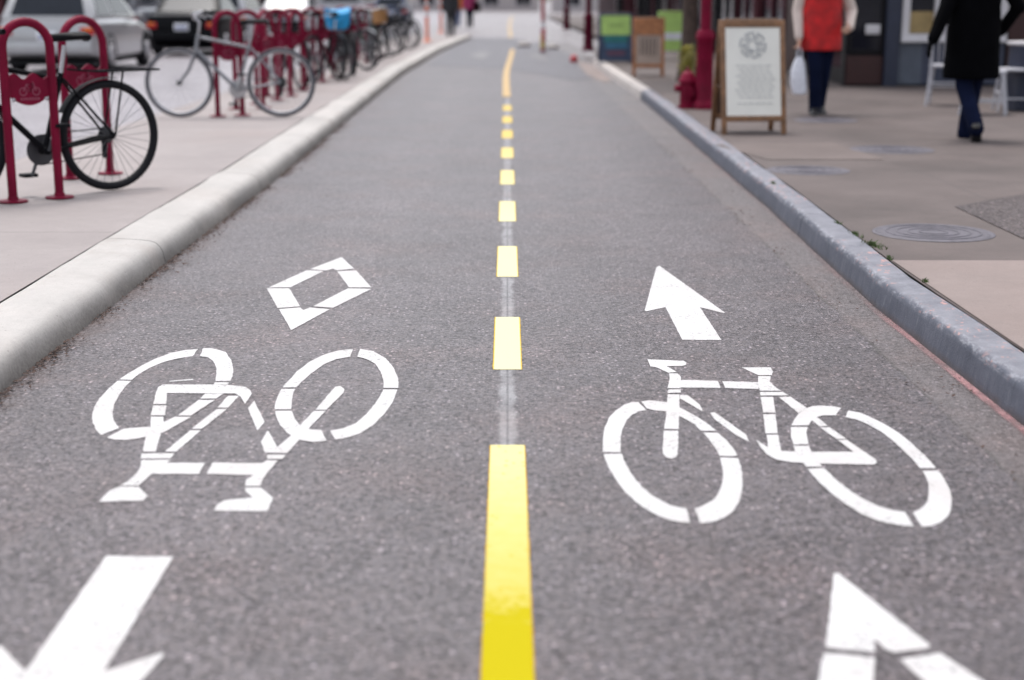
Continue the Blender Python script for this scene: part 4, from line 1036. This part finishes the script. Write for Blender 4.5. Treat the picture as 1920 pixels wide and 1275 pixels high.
    b = MB(); hc = Vector((0, -f * .025 + f * .012, sh + .21 * ht)); b.ellipsoid(hc + Vector((0, f * .012, .018)), (.083, .094, .11), 18)
    bmesh.ops.delete(b.bm, geom=[v for v in b.bm.verts if (f * (v.co.y - hc.y) < -.035 and v.co.z < hc.z + .055)], context='VERTS')
    b.build('hair', hair, t)
    for s in (-1, 1):
        b = MB(); b.ellipsoid(Vector((s * .03, -f * .107, sh + .205 * ht)), (.012, .008, .008), 8); b.build('eye', SHOE, t)
    return t
# red vest, facing the viewer, bag in the hand at the left
pr = S(1533, 214); k = .99
person('person in red vest and cream sleeves walking towards the viewer', (pr.x, pr.y, ZS), 1, .007, k,
       [((-.08, 0, .84), (-.055, -.06, .46), (-.045, -.06, .075), (-.03, -.17, -.01)), ((.08, 0, .84), (.055, .05, .46), (.035, .14, .10), (.03, -.16, -.06))],
       [((-.19, 0, 1.36), (-.25, .02, 1.06), (-.245, -.07, .80), (.02, -.12, -1), (.2, -1, 0), .9), ((.19, 0, 1.36), (.315, .05, 1.06), (.27, -.12, .90), (-.4, -.8, -.25), (0, .1, 1), .5)],
       VEST, CREAMC, NAVYC, SHOE, HAIRG, .66, (.215, .145), 1.0)
bag = thing('carrier_bag', 'white plastic carrier bag hanging from the hand of the person in red', 'bag', (pr.x - .235, pr.y - .09, ZS))
b = MB(); rings = []
for z, wx, wy, ox in ((.205, .045, .03, .02), (.22, .075, .05, .02), (.33, .085, .055, .0), (.46, .08, .05, -.005), (.55, .055, .035, 0), (.60, .03, .02, .0)):
    rings.append([(ox + wx * (1 + .15 * noise.noise(Vector((math.cos(a) * 2, math.sin(a) * 2, z * 9)))) * math.cos(a), wy * (1 + .3 * noise.noise(Vector((math.cos(a) * 2, math.sin(a) * 2, z * 9 + 4)))) * math.sin(a), z) for a in [2 * PI * q / 22 for q in range(22)]])
b.loft(rings); b.build('sack', BAGP, bag)
b = MB(); b.tube([(-.03, 0, .56), (-.022, 0, .66), (0, .0, .705), (.022, 0, .66), (.03, 0, .56)], .007, 6); b.build('handles', BAGP, bag)
# black coat, walking away
pb = S(1812, 262)
person('person in long black coat and navy trousers walking away', (pb.x, pb.y, ZS), -1, .007, 1.02,
       [((-.07, 0, .84), (-.06, -.04, .46), (-.005, -.27, .15), (.05, .12, -.14)), ((.08, 0, .84), (.06, .10, .45), (.03, .16, .075), (.03, .2, -.01))],
       [((-.20, 0, 1.38), (-.27, -.10, 1.12), (-.385, -.17, .86), (-.45, -.2, -.9), (.2, 1, 0), .35), ((.20, 0, 1.38), (.36, -.02, 1.12), (.27, .12, .92), (-.5, .6, -.4), (0, 0, 1), .7)],
       BLACKC, None, NAVYC, SHOE, HAIR, .52, (.225, .16), 1.06, gloves=BLACKC)
# three walkers far down the track
def walker(px, py, label, shirt, pants, f, hem=.78, ph=1):
    p = S(px, py)
    person(label, (p.x, p.y, ZS), f, .012, .98, [((-.08, 0, .84), (-.08, -.1 * ph, .46), (-.08, -.04 * ph, .08), (0, -.17 * f, -.01)), ((.08, 0, .84), (.08, .1 * ph, .46), (.08, .24 * ph, .12), (0, -.16 * f, -.05))],
           [((-.19, 0, 1.36), (-.24, .08, 1.1), (-.25, -.02, .85), (0, -.2, -1), (0, -f, 0), .5), ((.19, 0, 1.36), (.24, -.06, 1.1), (.25, -.16, .86), (0, -.2, -1), (0, -f, 0), .5)], shirt, None, pants, SHOE, HAIR, hem, (.21, .14))
walker(845, 67, 'person in dark clothes walking beyond the orange posts', DARKC, DARKC, 1)
walker(858, 50, 'person in orange top and jeans among the far walkers', ORC, JEANS, -1, ph=-1)
walker(881, 52, 'person in magenta top walking at the far end of the track', PINKC, NAVYC, 1)
p = S(881, 52); bg = thing('shoulder_bag', 'black shoulder bag carried by the far person in magenta', 'bag', (p.x + .3, p.y - .12, ZS))
b = MB(); b.box((0, 0, .88), (.34, .16, .42), bevel=.05); b.build('pouch', BLACKC, bg)
b = MB(); b.tube([(-.1, 0, 1.07), (-.12, .03, 1.3), (-.1, .1, 1.42)], .012, 6); b.build('strap', BLACKC, bg)

# ------------------------------------------------------------------ buildings
WALLD = M('plum_shopfront', (.035, .010, .017), .7, var=.3, scale=1.5, spec=.15); WALLB = M('dark_brick_red', (.075, .018, .026), .85, var=.35, scale=9, bump=.4, spec=.15)
NAVYW = M('navy_painted_wood', (.014, .019, .042), .45, var=.15); BLUEG = M('blue_grey_panel', (.075, .088, .118), .5, var=.12); BLUEG2 = M('slate_blue_panel', (.032, .038, .068), .5, var=.12)
WFRAME = M('white_window_frame', (.55, .53, .55), .45, var=.06); OCHRE = M('ochre_blind', (.32, .23, .10), .7, var=.2); DKRED = M('dark_red_panel', (.028, .003, .003), .5); DKBLK = M('black_shopfront', (.006, .005, .008), .5, spec=.2)
PLASTER = M('pinkish_plaster', (.22, .15, .15), .7, var=.12); STONEW = M('pale_stone_wall', (.46, .42, .42), .8, var=.15, bump=.3)
def bx(name, m, par, x0, y0, z0, x1, y1, z1, bev=0):
    b = MB(); b.box(((x0 + x1) / 2, (y0 + y1) / 2, (z0 + z1) / 2), (abs(x1 - x0), abs(y1 - y0), abs(z1 - z0)), bevel=bev); return b.build(name, m, par, smooth=False)
def window_bay(par, axis, pos, a0, a1, z0, z1, fm, gm, fw=.08, depth=.06, mull=1, out=-1):
    """framed window on a wall; axis 'x' = wall in the plane x=pos, running along y; out = outward sign"""
    b = MB()
    def put(u0, u1, w0, w1, d0, d1):
        if axis == 'x': b.box((pos + out * (d0 + d1) / 2, (u0 + u1) / 2, (w0 + w1) / 2), (d1 - d0, u1 - u0, w1 - w0))
        else: b.box(((u0 + u1) / 2, pos + out * (d0 + d1) / 2, (w0 + w1) / 2), (u1 - u0, d1 - d0, w1 - w0))
    put(a0, a0 + fw, z0, z1, .003, depth); put(a1 - fw, a1, z0, z1, .003, depth); put(a0 + fw, a1 - fw, z0, z0 + fw, .003, depth - .003); put(a0 + fw, a1 - fw, z1 - fw, z1, .003, depth - .003)
    for q in range(mull):
        u = a0 + (a1 - a0) * (q + 1) / (mull + 1); put(u - fw * .35, u + fw * .35, z0 + fw, z1 - fw, .012, depth - .008)
    fr = b.build('window', fm, par, smooth=False)
    b = MB(); put(a0 + fw, a1 - fw, z0 + fw, z1 - fw, .004, .011); b.build('pane', gm, fr, smooth=False)
    return fr
YF = 21.4
# long shop row parallel to the track
sb = thing('shop_building', 'dark plum shop row running along the right pavement', 'building', (4.85, YF, ZS))
bx('wall', WALLD, sb, 0, 0, 0, 8.0, 60, 6.5); bx('plinth', DKBLK, sb, -.05, .05, 0, -.003, 60, .22)
mats = [(DKBLK, GLASS_D), (WALLB, GLASS_D), (DKBLK, GLASS_D), (NAVYW, GLASS_D), (WALLB, GLASS_D), (DKBLK, GLASS_D)]
y = .5
for k in range(9):
    fm, gm = mats[k % 6]
    window_bay(sb, 'x', 0, y, y + 2.6, .45, 2.6, fm, gm, .10, .07, 1)
    bx('pilaster', WALLB if k % 2 else DKBLK, sb, -.10, y + 2.75, 0.0, -.004, y + 3.15, 3.0, .01)
    if k % 2 == 0:
        d_ = bx('door', WALLB if k % 4 else DKRED, sb, -.06, y + 3.3, .02, -.004, y + 4.3, 2.3); bx('handle', STEEL, d_, -.11, y + 3.4, .95, -.063, y + 3.43, 1.2)
    else: window_bay(sb, 'x', 0, y + 3.3, y + 5.6, .45, 2.6, fm, gm, .10, .07, 1)
    window_bay(sb, 'x', 0, y + .6, y + 2.0, 4.0, 5.6, WFRAME, GLASS_D, .08, .06, 1)
    y += 4.5 if k % 2 == 0 else 5.9
bx('fascia', WALLB, sb, -.14, 0, 2.9, -.004, 60, 3.4)
bx('awning', DKRED, sb, -.9, .2, 2.75, -.145, 55, 2.86)
# end wall of the row that faces the viewer: the café front
cf = thing('cafe_building', 'navy and blue grey café front with a white framed window', 'building', (4.70, YF - .02, ZS))
bx('wall', DKBLK, cf, 0, -.25, 0, 8.0, 0, 6.5)
bx('stall_riser', DKRED, cf, .02, -.29, .03, .52, -.253, .42); bx('stall_riser', BLUEG, cf, .735, -.30, .03, 1.06, -.253, .60); bx('stall_riser', BLUEG2, cf, 1.062, -.298, .03, 2.2, -.253, .60)
bx('pilaster', NAVYW, cf, .53, -.36, 0, .73, -.253, 3.0, .01)
window_bay(cf, 'y', -.25, .04, .52, .47, 2.5, DKBLK, GLASS_D, .04, .05, 0)
fr = window_bay(cf, 'y', -.25, .75, 2.2, .62, 2.5, WFRAME, GLASS_D, .10, .10, 2)
bx('blind', OCHRE, fr, .86, -.268, .73, 2.09, -.262, 1.02)
bx('window_sill', WFRAME, cf, .74, -.40, .605, 2.2, -.31, .65, .006)
d_ = bx('door', DKRED, cf, 2.24, -.31, .02, 2.62, -.253, 2.2); bx('handle', STEEL, d_, 2.3, -.36, .95, 2.33, -.313, 1.2)
bx('side_panel', PLASTER, cf, 2.66, -.30, .03, 7.9, -.253, 2.6)
bx('fascia', NAVYW, cf, 0, -.4, 2.62, 8, -.253, 3.2)
for q in range(3): window_bay(cf, 'y', -.25, .9 + q * 2.4, 2.3 + q * 2.4, 3.9, 5.6, WFRAME, GLASS_D, .08, .06, 1)
b = MB(); b.box((.35, -.33, .78), (.2, .02, .13), bevel=.004); nb = b.build('notice_board', WFRAME, cf)
# far side of the street at the left
lbld = thing('brick_building', 'dark red brick shop row across the street at left', 'building', (-15.5, 34, -.016))
bx('wall', WALLB, lbld, -8, 0, 0, 0, 70, 7); y = 1.0
for k in range(11):
    window_bay(lbld, 'x', 0, y, y + 4.0, .5, 2.7, DKBLK, GLASS_D, .12, .08, 2, out=1)
    window_bay(lbld, 'x', 0, y + 1.2, y + 2.8, 4.2, 6.0, WFRAME, GLASS_D, .1, .08, 1, out=1)
    bx('pilaster', DKBLK if k % 3 else WALLD, lbld, .004, y + 4.3, 0, .14, y + 4.9, 3.2); y += 6.1
pav = struct(bx('far_pavement', C_MEDIAN, None, -15.4, 0, -.02, -13.1, 190, .12))
# pale fronts that close the street far away
for i, (x0, x1, Y, h_, m, lb2) in enumerate(((-40, -13, 150, 9, STONEW, 'pale stone block closing the far left end of the street'), (-12, 4, 190, 8, STONEW, 'pale stone house at the far end of the track'), (5, 40, 170, 9, STONEW, 'pale stone block closing the far right end'))):
    f = thing('far_building', lb2, 'building', ((x0 + x1) / 2, Y, -.016)); hw = (x1 - x0) / 2
    bx('wall', m, f, -hw, 0, 0, hw, 8, h_)
    n = int(hw / 2)
    for q in range(n):
        u = -hw + (q + .5) * 2 * hw / n; window_bay(f, 'y', 0, u - 1, u + 1, .6, 2.6, WFRAME, GLASS_D, .12, .08, 1)

# ------------------------------------------------------------------ terrace furniture
def chair(px, py, rz, label):
    c = S(px, py); t = thing('terrace_chair', label, 'chair', c, rz, 'pale terrace chairs outside the café')
    m = M('pale_grey_chair', (.42, .42, .46), .45) if 'pale_grey_chair' not in bpy.data.materials else bpy.data.materials['pale_grey_chair']
    b = MB(); b.loft([[(.2 * math.copysign(abs(math.cos(a)) ** .6, math.cos(a)) * s, .2 * math.copysign(abs(math.sin(a)) ** .6, math.sin(a)) * s, z) for a in [2 * PI * q / 20 for q in range(20)]] for z, s in ((.43, .96), (.435, 1), (.455, 1), (.46, .97))]); b.build('seat', m, t)
    for sx in (-1, 1):
        b = MB(); b.tube([(sx * .16, -.16, .43), (sx * .185, -.19, .2), (sx * .19, -.21, 0)], [.018, .015, .013], 8); b.build('leg', m, t)
        b = MB(); b.tube([(sx * .20, .25, 0), (sx * .175, .19, .25), (sx * .165, .17, .45), (sx * .17, .20, .7), (sx * .16, .25, .90)], [.013, .016, .017, .016, .014], 8); b.build('rear_leg', m, t)
    b = MB(); b.box((0, .245, .86), (.32, .022, .10), Euler((-.2, 0, 0)).to_quaternion(), .008)
    for k in range(4): b.tube([(-.09 + k * .06, .175, .46), (-.09 + k * .06, .235, .82)], .008, 6)
    b.build('backrest', m, t)
    for p0, p1 in (((-.185, -.19, .2), (.185, -.19, .2)), ((-.187, -.2, .14), (-.185, .22, .14)), ((.187, -.2, .14), (.185, .22, .14)), ((-.18, .2, .26), (.18, .2, .26))):
        b = MB(); b.tube([p0, p1], .011, 6); b.build('stretcher', m, t)
chair(1846, 214, R(70), 'pale terrace chair just right of the person in black coat')
chair(1903, 208, R(-100), 'pale terrace chair at the right edge beside the dark table')
chair(1772, 197, R(160), 'pale terrace chair half hidden left of the black coat')
c = S(1945, 206); t = thing('terrace_table', 'navy draped terrace table with pale top at right edge', 'table', c)
b = MB(); b.lathe([(.0, .70), (.36, .70), (.37, .71), (.37, .73), (.36, .735), (0, .735)], seg=30); b.build('tabletop', WFRAME, t)
b = MB(); rings = []
for z, r_ in ((.0, .36), (.3, .345), (.69, .335)): rings.append([((r_ + .012 * math.sin(9 * a) * (1 - z)) * math.cos(a), (r_ + .012 * math.sin(9 * a) * (1 - z)) * math.sin(a), z + .01) for a in [2 * PI * q / 60 for q in range(60)]])
b.loft(rings); b.build('table_skirt', NAVYW, t)
